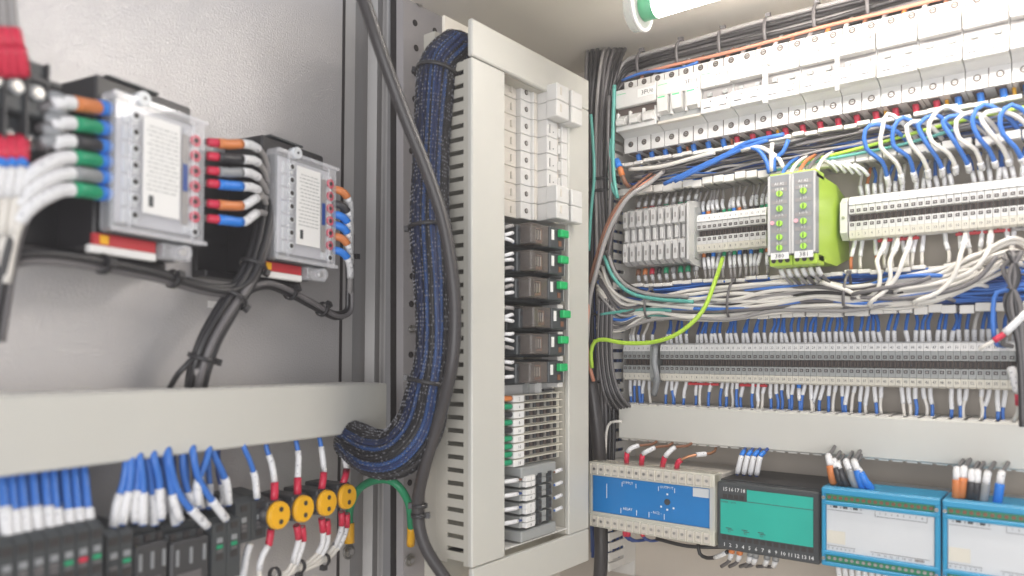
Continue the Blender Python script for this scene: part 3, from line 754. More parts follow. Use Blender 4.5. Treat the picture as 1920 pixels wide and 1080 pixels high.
for k in range(8):
    z = .2762 - .018 * k; cap = k in (0, 1, 6, 7)
    place(pc if cap else pn_, 'circuit_breaker', MMd(XM, .6395, z), f'{nth(k + 1)} white breaker from the top of the side column' + (', with raised white caps' if cap else ''), 'breaker', 'breakers stacked in the side column')
# relays
def relay_proto():
    P = []; h = .0105
    P.append(('socket', MB().box(.603, .694, .030, .062, -.0135, .0125, 'charcoal_plastic', .001).box(.6035, .610, .014, .030, -.011, .009, 'charcoal_plastic', .001).box(.666, .690, .018, .030, -.0125, .012, 'charcoal_plastic', .001).mesh('socket'), [('socket_hole', MB().cyl((.607, .014, .004), (.607, .0132, .004), .0018, 'dark_hole', seg=8).mesh('socket_hole'))]))
    P.append(('relay_core', MB().box(.611, .6215, .0035, .028, -h + .002, h - .002, 'dark_plastic', .0006).box(.6225, .636, .006, .028, -h + .003, h - .003, 'brown_wire', .0006).box(.621, .631, .004, .008, -.004, .005, 'ivory_plastic').box(.6225, .6235, .003, .0045, -.005, .006, 'dark_plastic').box(.6265, .6275, .003, .0045, -.005, .006, 'dark_plastic').mesh('relay_core'), []))
    P.append(('clear_cover', MB().box(.6085, .6385, .0, .029, -h, h, 'smoke_clear', .001).mesh('clear_cover'), []))
    P.append(('retainer', MB().box(.639, .6665, -.001, .020, -h - .001, h, 'charcoal_plastic', .001).box(.6665, .668, -.0005, .018, -h - .001, h - .001, 'grey_plastic').mesh('retainer'), []))
    P.append(('push_button', MB().box(.6525, .6665, -.007, -.001, .0005, .0085, 'green_button', .001).mesh('push_button'), []))
    P.append(('label_tag', MB().box(.6420, .6465, -.0016, -.001, -.003, .0075, 'marker_white').mesh('label_tag'), []))
    P.append(('status_lamp', MB().box(.655, .660, -.0016, -.001, -.0085, -.003, 'brown_wire').mesh('status_lamp'), []))
    return P
rp = relay_proto()
for k, y in enumerate((440, 490, 540, 595, 645, 698)):
    z = Md(1010, y, -.445).z
    dy = -.006 + (.004 if k == 3 else (-.002 if k in (2, 5) else 0))
    place(rp, 'plug_in_relay', MMd(-.443, dy, z), f'{nth(k + 1)} smoky plug in relay from the top, with a green button', 'relay', 'plug in relays with green buttons')
    zz = z
    place([('clip', MB().box(.676, .686, .008, .03, -.003, .002, 'white_plastic', .0006).mesh('clip'), []), ('lever', MB().box(.668, .680, .006, .012, .004, .0055, 'charcoal_plastic').mesh('lever'), [])], 'retaining_clip', MMd(-.453, 0, zz - .0150), f'small clip right under the {nth(k + 1)} relay from the top', 'clip', 'small clips between the relays')
# wires left of the relays
for k, y in enumerate((440, 490, 540, 595, 645, 698)):
    for j in range(3):
        yy = y - 18 + j * 13 + rnd.uniform(-2, 2); z = Md(955, yy, -.455).z
        a = Vector((-.463, .5825, z + rnd.uniform(-.003, .003))); b = Vector((-.4585, .590, z)); c = Vector((-.463, .600, z + rnd.uniform(-.002, .002)))
        dcol = 'darkblue_wire' if j == 2 else 'black_wire'
        wire([a - Vector((.008, .004, 0)), a, b, c], .0011, dcol, f'{nth(j + 1)} short sleeved wire beside the left edge of the {nth(k + 1)} relay', 'short sleeved wires left of the relays',
             [(.010, .0215, 'grey_wire' if (j + k) % 3 == 0 else 'sleeve_white', .0019, 'marker_sleeve')], seg=8, step=.003)
# numbered terminal levers
P9 = {}
def t9(num, sm):
    body = MB().box(.600, .692, .004, .05, -.0039, .0039, 'marker_cream', .0005)
    fin = MB().box(.603, .6905, -.0015, .004, .0028, .0038, 'marker_cream', .0003)
    P = [('body', body.mesh('body'), []), ('rib', fin.mesh('rib'), [])]
    P.append(('number_tag', MB().box(.600, .6175, -.003, .0045, -.0034, .0034, 'marker_white', .0004).text(num, .609, -.0033, 0, .0048, 'print_ink').mesh('number_tag'), []))
    sc = MB()
    for q in range(10): sc.box(.622 + q * .0063, .6262 + q * .0063, .002, .0045, -.0026, .0019, ('brown_gap', 'charcoal_plastic', 'screw_metal', 'dark_hole')[(q * 7 + int(num)) % 4])
    P.append(('contact_row', sc.mesh('contact_row'), [])); return P
for k in range(9):
    z = Md(965, 748 + k * 15.1, -.465).z
    place(t9(str(2 * k + 2), k), 'numbered_terminal', MMd(-.466, -.0, z), f'{nth(k + 1)} numbered cream terminal strip from the top on the side wall', 'terminal', 'numbered cream terminals on the side wall')
o = empty('end_clamp', MMd(-.466, 0, Md(965, 731, -.465).z), 'grey end clamp between the last relay and the numbered terminals', 'end clamp')
part('clamp_body', MB().box(.602, .69, .010, .05, -.007, .006, 'lightgrey_plastic', .001), o); part('clamp_bar', MB().box(.632, .636, .004, .012, -.007, .006, 'grey_plastic').box(.654, .658, .004, .012, -.006, .006, 'marker_white').box(.664, .684, .005, .011, -.004, -.002, 'dark_plastic'), o)
for k in range(9):
    z = Md(948, 748 + k * 15.1, -.465).z; c = ['orange', 'green', 'black', 'green', 'black', 'green', 'green', 'green', 'green'][k]
    wire([(-.485, .575, z), (-.468, .584, z), (-.466, .600, z)], .0014, 'black_wire', f'{c} ferruled wire entering the {nth(k + 1)} numbered cream terminal from the top', 'wires entering the numbered terminals', [(.012, .034, c + '_ferrule', .0030, 'ferrule')], seg=8, step=.004)
# small grey terminals with square tags
for k, y in enumerate((900, 911, 926, 937, 952, 962, 977, 988)):
    z = Md(980, y, -.455).z
    P = [('body', MB().box(.606, .664, .002, .045, -.0028, .0028, 'grey_plastic', .0005).box(.634, .640, -.001, .003, -.0028, .0028, 'charcoal_plastic').box(.652, .658, -.001, .003, -.0028, .0028, 'charcoal_plastic').mesh('body'), []),
         ('square_hole', MB().box(.635, .639, -.0016, -.0008, -.0016, .0016, 'dark_hole').mesh('square_hole'), []),
         ('square_hole', MB().box(.653, .657, -.0016, -.0008, -.0016, .0016, 'dark_hole').mesh('square_hole'), []),
         ('number_tag', MB().box(.610, .6255, -.003, .002, -.0026, .0026, 'marker_white', .0003).text(str(k + 1), .618, -.0033, 0, .0044, 'print_ink').mesh('number_tag'), [])]
    place(P, 'small_terminal', MMd(-.458, 0, z), f'{nth(k + 1)} small grey terminal with a white square tag, counted from the top', 'terminal', 'small grey terminals low on the side wall')
    if k % 2 == 0:
        wire([(-.475, .578, z - .002), (-.462, .588, z), (-.458, .606, z)], .0012, ('brown_wire', 'darkblue_wire', 'darkblue_wire', 'darkblue_wire')[k // 2], f'white sleeved wire entering the left of the {nth(k + 1)} small grey terminal', 'sleeved wires left of the small terminals', [(.012, .030, 'sleeve_white', .0022, 'marker_sleeve')], seg=7, step=.004)
        wire([(-.458, .664, z), (-.456, .676, z + .002), (-.468, .690, z - .003)], .0012, ('brown_wire', 'blue_wire', 'blue_wire', 'blue_wire')[k // 2], f'wire leaving the right of the {nth(k + 1)} small grey terminal', 'wires right of the small terminals', [(.001, .012, 'sleeve_white', .0021, 'marker_sleeve')], seg=7, step=.004)
o = empty('end_clamp', MMd(-.456, 0, Md(1000, 884, -.455).z), 'grey clamp block above the small grey terminals', 'end clamp', 'end clamps on the side wall')
part('clamp_body', MB().box(.606, .668, .002, .045, -.006, .005, 'grey_plastic', .001), o)
o = empty('end_clamp', MMd(-.456, 0, Md(1000, 1002, -.455).z), 'grey clamp block below the small grey terminals', 'end clamp', 'end clamps on the side wall')
part('clamp_body', MB().box(.606, .668, .002, .045, -.006, .005, 'grey_plastic', .001), o)
rail(MMd(-.505, .598, .10), .098, 'narrow steel rail behind the side wall devices')

# ================================================================== BRAIDED SLEEVE
def frames_of(pts):
    n = len(pts); out = []; a = None
    for i in range(n):
        T = (pts[min(i + 1, n - 1)] - pts[max(i - 1, 0)]).normalized()
        a = T.orthogonal().normalized() if a is None else (a - T * a.dot(T)).normalized()
        out.append((pts[i], a, T.cross(a)))
    return out
bp = spline([Vector((-.493, .575, .292)), Vector((-.494, .548, .296)), at(846, 98, .730), at(822, 128, .725), at(814, 190, .72), at(808, 300, .715), at(806, 420, .71), at(813, 540, .705), at(814, 650, .705), at(802, 730, .705), at(786, 800, .70), at(750, 845, .70), at(705, 850, .71), at(655, 822, .735)], .0035)
org = bp[0].copy(); loc = [p - org for p in bp]; fr = frames_of(loc); nb = len(fr)
def brad(i):
    s = i / nb; base = .0182
    if s < .07: return base * 1.02
    if s > .70: return base * (1 + .32 * math.sin((s - .70) / .30 * math.pi))
    return base * (1 + .05 * math.sin(s * 17))
sl = empty('braided_sleeve', Matrix.Translation(org), 'thick braided black sleeve full of blue wires bending beside the tall duct', 'cable sleeve')
core = MB(); core.tube(loc, .012, 'black_wire', 12, rs=[brad(i) * .72 for i in range(nb)]); part('wire_core', core, sl)
cw = ['blue_wire', 'darkblue_wire', 'darkblue_wire', 'blue_wire', 'black_wire', 'blue_wire', 'darkblue_wire', 'darkblue_wire', 'blue_wire', 'black_wire', 'darkgrey_wire', 'black_wire']
NW = 30
for k in range(NW):
    ph = 2 * math.pi * k / NW; pts = []
    for i, (p, a, c) in enumerate(fr):
        g = ph + .35 * math.sin(i * .022 + k) * .5; r = brad(i) * .86
        pts.append(p + a * (r * math.cos(g)) + c * (r * math.sin(g)))
    part('inner_wire', MB().tube(pts, .0021, cw[k % 12], 6), sl)
br = MB(); NH = 58
for d in (1, -1):
    for k in range(NH):
        pts = []; g = 2 * math.pi * k / NH; i = 0
        for i, (p, a, c) in enumerate(fr):
            g2 = g + d * i * .16; r = brad(i) * (1.0 + .015 * math.sin(i * 1.9 + k * 2 * d))
            pts.append(p + a * (r * math.cos(g2)) + c * (r * math.sin(g2)))
        br.tube(pts, .00030, 'braid_black', 3, cap=False)
for k in range(44):
    g = 2 * math.pi * k / 44
    for i, (p, a, c) in enumerate(fr[:-1]):
        if rnd.random() < .55: continue
        r = brad(i) * 1.02; g2 = g + .03 * math.sin(i * .3 + k)
        q0 = p + a * (r * math.cos(g2)) + c * (r * math.sin(g2)); q1 = q0 + (fr[i + 1][0] - p) * .38
        br.tube([q0, q1], .00034, 'braid_glint', 3, cap=False)  # pale specks paint the glints of the glossy black threads
part('braid', br, sl, kind='stuff')
GT = 'black ties round the braided sleeve'
def tie_on(path, R_, i, label, group, tail=None):
    p = path[i]; ax = path[min(i + 1, len(path) - 1)] - path[i - 1]; return tie(p, ax, R_, label, group, tail=tail)
def near(px, py, path):
    best = None
    for i, p in enumerate(path):
        d = p.dot(F); u = p.dot(R) / d * FPX + CX; v = HY - p.z / d * FPX; q = (u - px) ** 2 + (v - py) ** 2
        if best is None or q < best[0]: best = (q, i)
    return best[1]
for px, py, l in [(818, 140, 'uppermost, at its bend'), (806, 425, 'about halfway down'), (804, 713, 'low down, near the holed post'), ]:
    i = near(px, py, bp); tie_on(bp, brad(i) * 1.06, i, 'black cable tie round the braided sleeve, ' + l, GT, tail=-R)

# thick black cable in front
def cable(pts, r, m, label, group=None, name='cable', seg=14): return wire(pts, r, m, label, group, (), name, 'cable', seg, .008)
cable([at(655, -60, .60), at(682, 0, .615), at(716, 100, .635), at(760, 220, .65), at(800, 320, .66), at(832, 420, .665), at(850, 530, .665), at(853, 620, .665), at(845, 700, .668), at(822, 790, .68), at(795, 880, .69), at(783, 950, .70), at(795, 1020, .70), at(835, 1085, .70), at(880, 1150, .70)], .0058, 'jacket_black',
      'thick dark cable sweeping diagonally down in front of the braided sleeve')
tie(at(785, 966, .70), (0, 0, 1), .0064, 'cable tie low on the thick dark cable beside the green earth wire', 'ties on the thick dark cable', tail=R)
tie(at(787, 948, .70), (0, 0, 1), .0064, 'cable tie just above its twin low on the thick dark cable', 'ties on the thick dark cable', tail=-R)

# green earth wire
wire([at(655, 1018, .80), at(655, 985, .80), at(656, 955, .80), at(672, 918, .79), at(705, 900, .775), at(740, 905, .765), at(765, 940, .77), at(771, 985, .79), at(770, 1022, .80)], .0042, 'green_wire', 'green earth wire arching from the door to the holed post', None,
     [(.0, .021, 'yellow_plastic', .0055, 'lug_sleeve'), (-.023, 0, 'yellow_plastic', .0045, 'lug_sleeve')], name='earth_wire')
p = at(653, 1034, .815); bolt(frame(DS, -DN, DU, p), 'large hex bolt holding the green earth wire to the door', .0068)
p = at(768, 1050, .815); bolt(MMd(p.x, p.y, p.z), 'bolt holding the green earth wire to the holed post', .0055)

# ================================================================== DOOR: TEST BOXES
def test_box(px, label):
    x0 = DL(px, 300, 0).x; W = .077; z0, z1 = .080, .173
    o = empty('test_box', DM @ Matrix.Translation((x0, 0, z0)), label, 'terminal box', 'clear covered terminal boxes on the door'); H = z1 - z0
    b = MB().box(-.002, W - .001, .014, .0598, -.014, H + .012, 'black_plastic', .0015).box(.004, W - .006, .004, .016, -.004, H - .004, 'charcoal_plastic', .001)
    b.box(.006, W * .6, .012, .05, H + .012, H + .014, 'charcoal_plastic', .0005); part('housing', b, o)
    part('base_bracket', MB().box(-.035, W, .042, .0597, -.020, -.014, 'black_plastic', .001).box(-.035, W * .2, .054, .0597, -.018, H - .004, 'black_plastic', .001), o)
    part('inner_terminals', MB().box(.006, W - .006, .003, .0045, .004, H - .006, 'inner_grey'), o)
    tb_ = MB().box(.010, .022, .0, .003, -.002, .0075, 'panel_white', .0005).mesh('inner_block')
    for q_ in range(7):
        for xx in (0, .0505): e_ = part('inner_block', tb_, o); e_.location = (xx, .0008, .0065 + q_ * .0115)
    pl = MB()
    for q_ in range(15):
        zz_ = .030 + q_ * .0032; xa = .0255 + rnd.uniform(0, .003)
        while xa < .050: wl = rnd.uniform(.0012, .005); pl.box(xa, min(xa + wl, .0515), -.00285, -.0026, zz_, zz_ + .0007, 'grey_plastic'); xa += wl + .0012
    part('printed_lines', pl, o)
    part('clear_cover', MB().box(0, W, -.002, .0125, -.003, H, 'clear_plastic', .002), o)
    part('clear_rim', MB().box(.0, W, -.004, -.002, -.003, .000, 'clear_plastic').box(0, W, -.004, -.002, H - .004, H - .001, 'clear_plastic').box(.012, .0135, -.0032, -.002, 0, H - .004, 'clear_plastic').box(W - .0135, W - .012, -.0032, -.002, 0, H - .004, 'clear_plastic'), o)
    part('label_card', MB().box(.023, .053, -.0026, -.0018, .013, H - .011, 'marker_white').box(.0275, .031, -.0030, -.0024, .018, .026, 'charcoal_plastic'), o)
    part('blue_strip', MB().box(.0550, .0600, -.0025, -.0018, .010, H - .016, 'grey_wire').box(.0555, .0595, -.0030, -.0022, .035, .055, 'darkblue_wire'), o)
    hl = MB().cyl((0, -.0018, 0), (0, -.0032, 0), .0033, 'panel_white', seg=14).cyl((0, -.003, 0), (0, -.0036, 0), .0021, 'dark_hole', seg=12).mesh('screw_hole')
    hr = MB().cyl((0, -.0018, 0), (0, -.0030, 0), .0044, 'red_clear', seg=14).cyl((0, -.003, 0), (0, -.0036, 0), .0019, 'dark_hole', seg=12).mesh('screw_hole')
    for k in range(7):
        q = part('screw_hole', hl, o); q.location = (.0165, 0, .010 + k * .0115); q = part('screw_hole', hr if k > 0 else hl, o); q.location = (.0665, 0, .006 + k * .0115)
    kn = MB().cyl((0, .003, 0), (0, -.0045, 0), .0050, 'panel_white', seg=18).cyl((0, -.0045, 0), (0, -.0052, 0), .0011, 'dark_hole', seg=8).mesh('cover_knob')
    q = part('cover_knob', kn, o); q.location = (.022, 0, H - .0005)
    part('warning_label', MB().box(-.004, .043, .010, .014, -.0125, -.0045, 'red_label').box(.0, .006, .0092, .0105, -.0115, -.0055, 'yellow_plastic'), o)
    part('white_tag', MB().box(-.008, .043, .0085, .014, -.0185, -.0127, 'marker_white', .0008), o)
    q = part('seal_screw', MB().cyl((.060, .010, -.010), (.060, -.002, -.010), .0055, 'clear_plastic', seg=14).cyl((.060, .006, -.010), (.060, .001, -.010), .003, 'screw_metal', seg=10).box(.045, .070, .004, .014, -.016, -.004, 'clear_plastic', .001), o)
    return x0
xb1 = test_box(207, 'near clear covered black terminal box on the door, with blue sleeved wires entering')
xb2 = test_box(517, 'far clear covered black terminal box on the door, beside the door edge')

G = 'wires entering the near terminal box'
sl_cols = ['orange', 'green', 'black', 'green', 'grey', 'green']
ys = [200, 238, 272, 300, 330, 360]
for k, (c, y) in enumerate(zip(sl_cols, ys)):
    if k < 3: tail_ = [Dr(122, y - 8, .004), Dr(104, y - 4, .004), Dr(84, y + 2, .0), Dr(70, y + 4, -.006)]
    else: tail_ = [Dr(120, y - 4, .004), Dr(96, y + 4, .006), Dr(64, y + 22, .006), Dr(36, y + 52, .004), Dr(20, y + 100, 0), Dr(8, y + 170, -.004)]
    wire([Dr(208, y + 4, -.012), Dr(180, y + 1, -.002), Dr(150, y - 4, .003)] + tail_, .0036, 'white_wire' if k > 2 else 'darkgrey_wire',
         f'{nth(k + 1)} {c} sleeved wire from the top entering the left of the near terminal box', G,
         [(.004, .020, 'blue_ferrule', .0052, 'ferrule_sleeve'), (.0201, .041, c + '_ferrule', .0049, 'colour_sleeve'), (.0413, .055 if k < 3 else .085, 'sleeve_white', .0045, 'marker_sleeve')], seg=12)
G = 'wires leaving the right of the near terminal box'
rc = ['orange', 'black', 'grey', 'blue', 'orange', 'blue']; ry = [268, 294, 321, 345, 383, 411]
for k, (c, y) in enumerate(zip(rc, ry)):
    wire([Dr(384, y - 2, -.006), Dr(405, y, .0), Dr(430, y + 3, .002), Dr(458, y + 2 + k % 2 * 3, .002), Dr(482, y + 10 - (k > 3) * 22, -.002), Dr(500, y + 40 - (k > 3) * 50, -.010), Dr(500, 400, -.02)], .0027, 'grey_wire',
         f'{nth(k + 1)} wire from the top leaving the right of the near terminal box, {c} sleeved', G,
         [(.002, .010, 'red_ferrule', .0034, 'ferrule_sleeve'), (.0102, .032, c + '_ferrule', .0040, 'colour_sleeve'), (.0322, .055, 'sleeve_white', .0037, 'marker_sleeve')], seg=12)
G = 'wires leaving the far terminal box'
rc = ['orange', 'black', 'blue', 'blue', 'orange', 'blue']; ry = [358, 385, 405, 425, 446, 472]
for k, (c, y) in enumerate(zip(rc, ry)):
    wire([Dr(622, y - 3, -.006), Dr(633, y - 2, .0), Dr(645, y + 4, .003), Dr(654, y + 18, .003), Dr(657, y + 40, -.002), Dr(656, max(y + 70, 500), -.010), Dr(655, 560, -.018)], .0026, 'grey_wire' if k % 2 else 'darkgrey_wire',
         f'{nth(k + 1)} wire from the top curling out of the far terminal box, {c} sleeved', G,
         [(.003, .018, c + '_ferrule', .0038, 'colour_sleeve'), (.0182, .042, 'sleeve_white', .0034, 'marker_sleeve')], seg=10)
for k in range(4):
    wire([Dr(540, 460 - k * 22, -.035), Dr(519, 458 - k * 22, -.02), Dr(508, 462 - k * 22, -.010), Dr(502, 480 - k * 22, -.01)], .0025, 'darkgrey_wire', f'short blue ended wire at the left of the far box, {nth(k + 1)} from the bottom', 'short wires left of the far terminal box', [(.018, .034, 'blue_ferrule' , .0036, 'ferrule_sleeve')], seg=10)

# black cable bundles on the door
def bundle(P, n, r, spread, label, group, m='black_wire'):
    pts = spline(P, .01); fr_ = frames_of(pts); o = None
    for k in range(n):
        ph = 2 * math.pi * k / n + .6; q = []
        for i, (p, a, c) in enumerate(fr_):
            g = ph + i * .05; q.append(p + a * (spread * math.cos(g)) + c * (spread * math.sin(g)))
        wire(q, r, m if k % 3 else 'darkgrey_wire', label.format(n=nth(k + 1)), group, (), 'black_cable', 'cable', 10, .02)
    return pts
bA = bundle([Dr(-20, 530, -.012), Dr(15, 490, -.010), Dr(70, 480, -.008), Dr(140, 486, -.008), Dr(220, 500, -.010), Dr(300, 516, -.012), Dr(370, 537, -.012), Dr(425, 545, -.010), Dr(465, 525, -.006), Dr(488, 470, -.004), Dr(502, 400, -.008), Dr(505, 330, -.012)], 3, .0028, .0030,
            '{n} strand of the black cable run hanging under the near terminal box', 'black cables looping under the near box')
bB = bundle([Dr(366, 738, -.035), Dr(372, 700, -.018), Dr(392, 640, -.012), Dr(425, 580, -.010), Dr(462, 525, -.010), Dr(485, 470, -.010), Dr(500, 400, -.014), Dr(507, 330, -.018)], 6, .0030, .0062,
            '{n} strand of the thick black bundle rising out of the door duct', 'thick black bundle out of the door duct')
bC = bundle([Dr(440, 565, -.016), Dr(470, 540, -.012), Dr(505, 533, -.012), Dr(545, 548, -.014), Dr(590, 572, -.014), Dr(630, 592, -.014), Dr(652, 585, -.014), Dr(655, 560, -.014), Dr(655, 500, -.012), Dr(656, 440, -.01)], 3, .0024, .0026,
            '{n} strand of the black cable run reaching toward the far terminal box', 'black cables running to the far box')
bD = bundle([Dr(-10, 640, -.01), Dr(2, 560, -.008), Dr(12, 500, -.004), Dr(28, 430, 0), Dr(48, 380, 0), Dr(60, 330, -.01)], 3, .0028, .0030, '{n} strand of the dark cables at the left edge of the view', 'dark cables at the left edge')
wire([Dr(318, 728, -.035), Dr(335, 700, -.02), Dr(362, 672, -.014), Dr(385, 640, -.012)], .0022, 'black_wire', 'single dark wire splitting from the thick black bundle at the duct', 'thick black bundle out of the door duct')
wire([Dr(372, 735, -.03), Dr(366, 712, -.02), Dr(370, 692, -.012)], .0022, 'grey_wire', 'grey wire peeping out of the thick black bundle at the duct', 'thick black bundle out of the door duct')
G = 'black ties on the door cables'
for path, pts_, nm in ((bA, [(180, 490, 'left of middle'), (336, 525, 'right of middle')], 'the run under the near box'), (bB, [(474, 505, 'near its top'), (440, 560, 'at the fork'), (376, 676, 'just above the duct')], 'the thick black bundle'), (bC, [(540, 546, 'in its middle'), (608, 580, 'near the bend'), (655, 490, 'on its upright end')], 'the run to the far box')):
    for px, py, w_ in pts_:
        i = near(px, py, path); i = min(max(i, 1), len(path) - 2)
        tie_on(path, .0105 if path is bB else .0062, i, f'black cable tie on {nm}, {w_}', G, tail=(DN * .4 + DS))

# ================================================================== DOOR: CONTACTOR AT THE LEFT EDGE
Mc = MDr(110, 215, .004)
o = empty('contactor', Mc, 'blurred dark contactor with two rows of screws at the left edge', 'contactor')
part('body', MB().box(-.09, -.005, .004, .06, -.005, .030, 'charcoal_plastic', .002).box(-.09, .0, .010, .06, -.042, -.005, 'charcoal_plastic', .002).box(-.09, .003, .001, .05, .0165, .0205, 'dark_plastic', .001), o)
tn = MB().cyl((0, 0, 0), (0, -.003, 0), .0048, 'grey_ferrule', seg=14).cyl((0, -.003, 0), (0, -.004, 0), .0030, 'screw_metal', seg=12).mesh('terminal_screw')
for j, (z, yy) in enumerate(((.010, .004), (-.020, .010))):
    for k in range(7): q = part('terminal_screw', tn, o); q.location = (-.012 - k * .0125, yy, z)
for k in range(8):
    q = part('divider', MB().box(-.0006, .0006, -.003, .01, -.04, .03, 'dark_plastic').mesh('divider'), o); q.location = (-.0058 - k * .0125, .004, 0)
G = 'red sleeved wires on the contactor'
for k in range(4):
    x = 40 - k * 17
    wire([Dr(x, 140, -.0), Dr(x - 4, 115, .004), Dr(x - 10, 80, .006), Dr(x - 18, 40, .004), Dr(x - 22, -20, .0)], .0032, 'grey_wire', f'{nth(k + 1)} red sleeved wire from the right above the contactor at the left edge', G, [(.0, .016, 'red_ferrule', .0050, 'ferrule_sleeve'), (.0162, .026, 'red_ferrule', .0044, 'colour_sleeve')], seg=12)
for k in range(3):
    x = 38 - k * 18
    wire([Dr(x, 262, -.004), Dr(x - 2, 285, .002), Dr(x - 4, 325, .004), Dr(x - 12, 375, .004), Dr(x - 20, 440, .002)], .0034, 'white_wire', f'{nth(k + 1)} red sleeved wire from the right below the contactor at the left edge', G, [(.001, .017, 'red_ferrule', .0054, 'ferrule_sleeve'), (.0172, .0215, 'blue_ferrule', .0050, 'colour_sleeve'), (.022, .040, 'sleeve_white', .0048, 'marker_sleeve')], seg=12)
G = 'short wires beside the contactor'
for k in range(5):
    wire([Dr(92 - k * 4, 180 + k * 22, .0), Dr(112 - k * 3, 186 + k * 20, .004), Dr(122, 205 + k * 22, .0), Dr(118, 240 + k * 22, -.01)], .0030, 'darkgrey_wire', f'{nth(k + 1)} short dark wire from the top at the right of the contactor', G, [(.001, .010, 'grey_ferrule', .0042, 'marker_sleeve')], seg=10)

# ================================================================== DOOR: UNDER THE DUCT
def zrow(px, py, n): return Dr(px, py, n)
# rows of dark terminals; front faces toward the viewer
def dark_block(px0, px1, ytop, n_off, label, nterm, name='dark_terminal_block', depth=.045, hgt=.05, lamps=()):
    a, b = DL(px0, ytop, n_off), DL(px1, ytop, n_off); W = b.x - a.x
    o = empty(name, DM @ Matrix.Translation((a.x, a.y, a.z)), label, 'terminal block'); sp = W / nterm
    for k in range(nterm):
        bd_ = MB().prism([(.0, -hgt), (.0, -.004), (.006, 0), (depth, .004), (depth, -hgt)], k * sp + .0002, (k + 1) * sp - .0005, 'charcoal_plastic')
        e = part('segment', bd_, o); c = (k + .5) * sp; s = min(sp * .32, .0032)
        part('wire_entry', MB().box(c - s, c + s, -.0006, .001, -.0105, -.0055, 'dark_hole').box(c - s * .8, c + s * .8, -.0009, .001, -.0195, -.0155, 'grey_ferrule'), e)
        lm = lamps[k] if k < len(lamps) else 'darkgrey_wire'
        part('status_window', MB().box(c - s * .9, c + s * .9, -.0008, .001, -.0240, -.0212, lm), e)
        part('wire_entry', MB().box(c - s, c + s, -.0006, .001, -.0330, -.0280, 'dark_hole').box(c - s * .8, c + s * .8, -.0008, .001, -.0270, -.0250, 'darkgrey_wire'), e)
    return o
dark_block(-70, 194, 1026, .012, 'dark row of terminals under white sleeved wires at the bottom left corner', 9, lamps=['darkgrey_wire'] * 6 + ['green_ferrule', 'red_ferrule', 'green_ferrule'])
dark_block(200, 250, 996, .004, 'pair of dark terminals between the corner row and the dark contactors', 2, lamps=['charcoal_plastic', 'green_ferrule'])
def dark_contactor(px0, px1, ytop, n_off, label):
    a, b = DL(px0, ytop, n_off), DL(px1, ytop, n_off); W = b.x - a.x
    o = empty('small_contactor', DM @ Matrix.Translation((a.x, a.y, a.z)), label, 'contactor', 'dark contactors under the door duct')
    part('body', MB().box(0, W, .006, .055, -.06, -.006, 'charcoal_plastic', .0015).box(.001, W - .001, .0, .02, -.060, -.012, 'dark_plastic', .0015).box(.002, W - .002, .012, .05, -.008, .0, 'charcoal_plastic', .0015), o)
    for k in range(3):
        c = W * (k + .5) / 3
        part('terminal_screw', MB().box(c - .0022, c + .0022, .0045, .008, -.0118, -.0066, 'dark_hole').box(c - .0012, c + .0012, -.0008, .001, -.030, -.018, 'grey_ferrule'), o)
    part('front_label', MB().box(W * .15, W * .75, -.0008, .0, -.045, -.036, 'darkgrey_wire'), o)
dark_contactor(252, 318, 994, .0, 'dark contactor just right of the pair of dark terminals, under the duct')
dark_contactor(320, 395, 989, .0, 'middle dark contactor with white sleeved wires crossing its top')
dark_block(398, 452, 974, .0, 'dark terminal pair with green status window left of the small dark block', 2, lamps=['green_ferrule', 'green_ferrule'])
dark_block(405, 440, 942, -.012, 'dark terminals standing behind the crossing white sleeved wires', 2)
dark_block(442, 500, 938, -.002, 'small dark block left of the round yellow capped holders', 2, hgt=.036, depth=.03)
# blue wires under the duct, left
G = 'blue wires hanging from the door duct on the left'
n = 0
for x, yt in [(5, 905), (22, 902), (40, 900), (62, 898), (84, 895), (100, 893), (122, 890), (140, 888), (158, 886)]:
    n += 1; r_ = .0027
    wire([Dr(x - 4 + rnd.uniform(-4, 4), 800, -.02), Dr(x, yt, -.012), Dr(x + 4, yt + 45, -.004), Dr(x + 9, yt + 90, .0), Dr(x + 13, 1032 + rnd.uniform(-4, 4) - x * .05, .004)], r_, 'blue_wire', f'{nth(n)} thick blue wire from the left entering the dark row in the bottom left corner', G, [(-.025, -.001, 'sleeve_white', .0038, 'marker_sleeve')], seg=12)
for x, yt in [(14, 905), (52, 900), (74, 897), (112, 892), (150, 888)]:
    n += 1
    wire([Dr(x, 800, -.03), Dr(x + 3, yt, -.022), Dr(x + 8, yt + 50, -.016), Dr(x + 12, 1020 - x * .05, -.010)], .0028, 'blue_wire', f'blue wire in the back layer of the bottom left corner, {nth(n - 9)} from the left', 'blue wires in the back layer on the left', [(-.025, -.001, 'sleeve_white', .0036, 'marker_sleeve')], seg=10)
G = 'blue wires with white sleeves in the middle of the door'
mids = [((238, 860), (232, 905), (220, 945), (212, 990)), ((246, 860), (244, 905), (236, 945), (228, 985)), ((262, 858), (268, 905), (268, 945), (268, 985)), ((276, 856), (282, 900), (286, 945), (290, 985)), ((258, 858), (258, 900), (252, 950), (255, 980)),
        ((288, 854), (298, 900), (300, 940), (302, 975)), ((306, 852), (314, 890), (322, 935), (330, 985)), ((316, 852), (326, 900), (345, 940), (390, 988)), ((312, 852), (318, 900), (325, 940), (338, 978)),
        ((342, 850), (344, 890), (356, 935), (370, 970)), ((362, 848), (370, 890), (388, 925), (425, 975)), ((392, 845), (380, 880), (370, 910), (372, 950)), ((398, 845), (412, 875), (424, 905), (428, 948)), ((455, 832), (468, 862), (478, 895), (482, 936))]
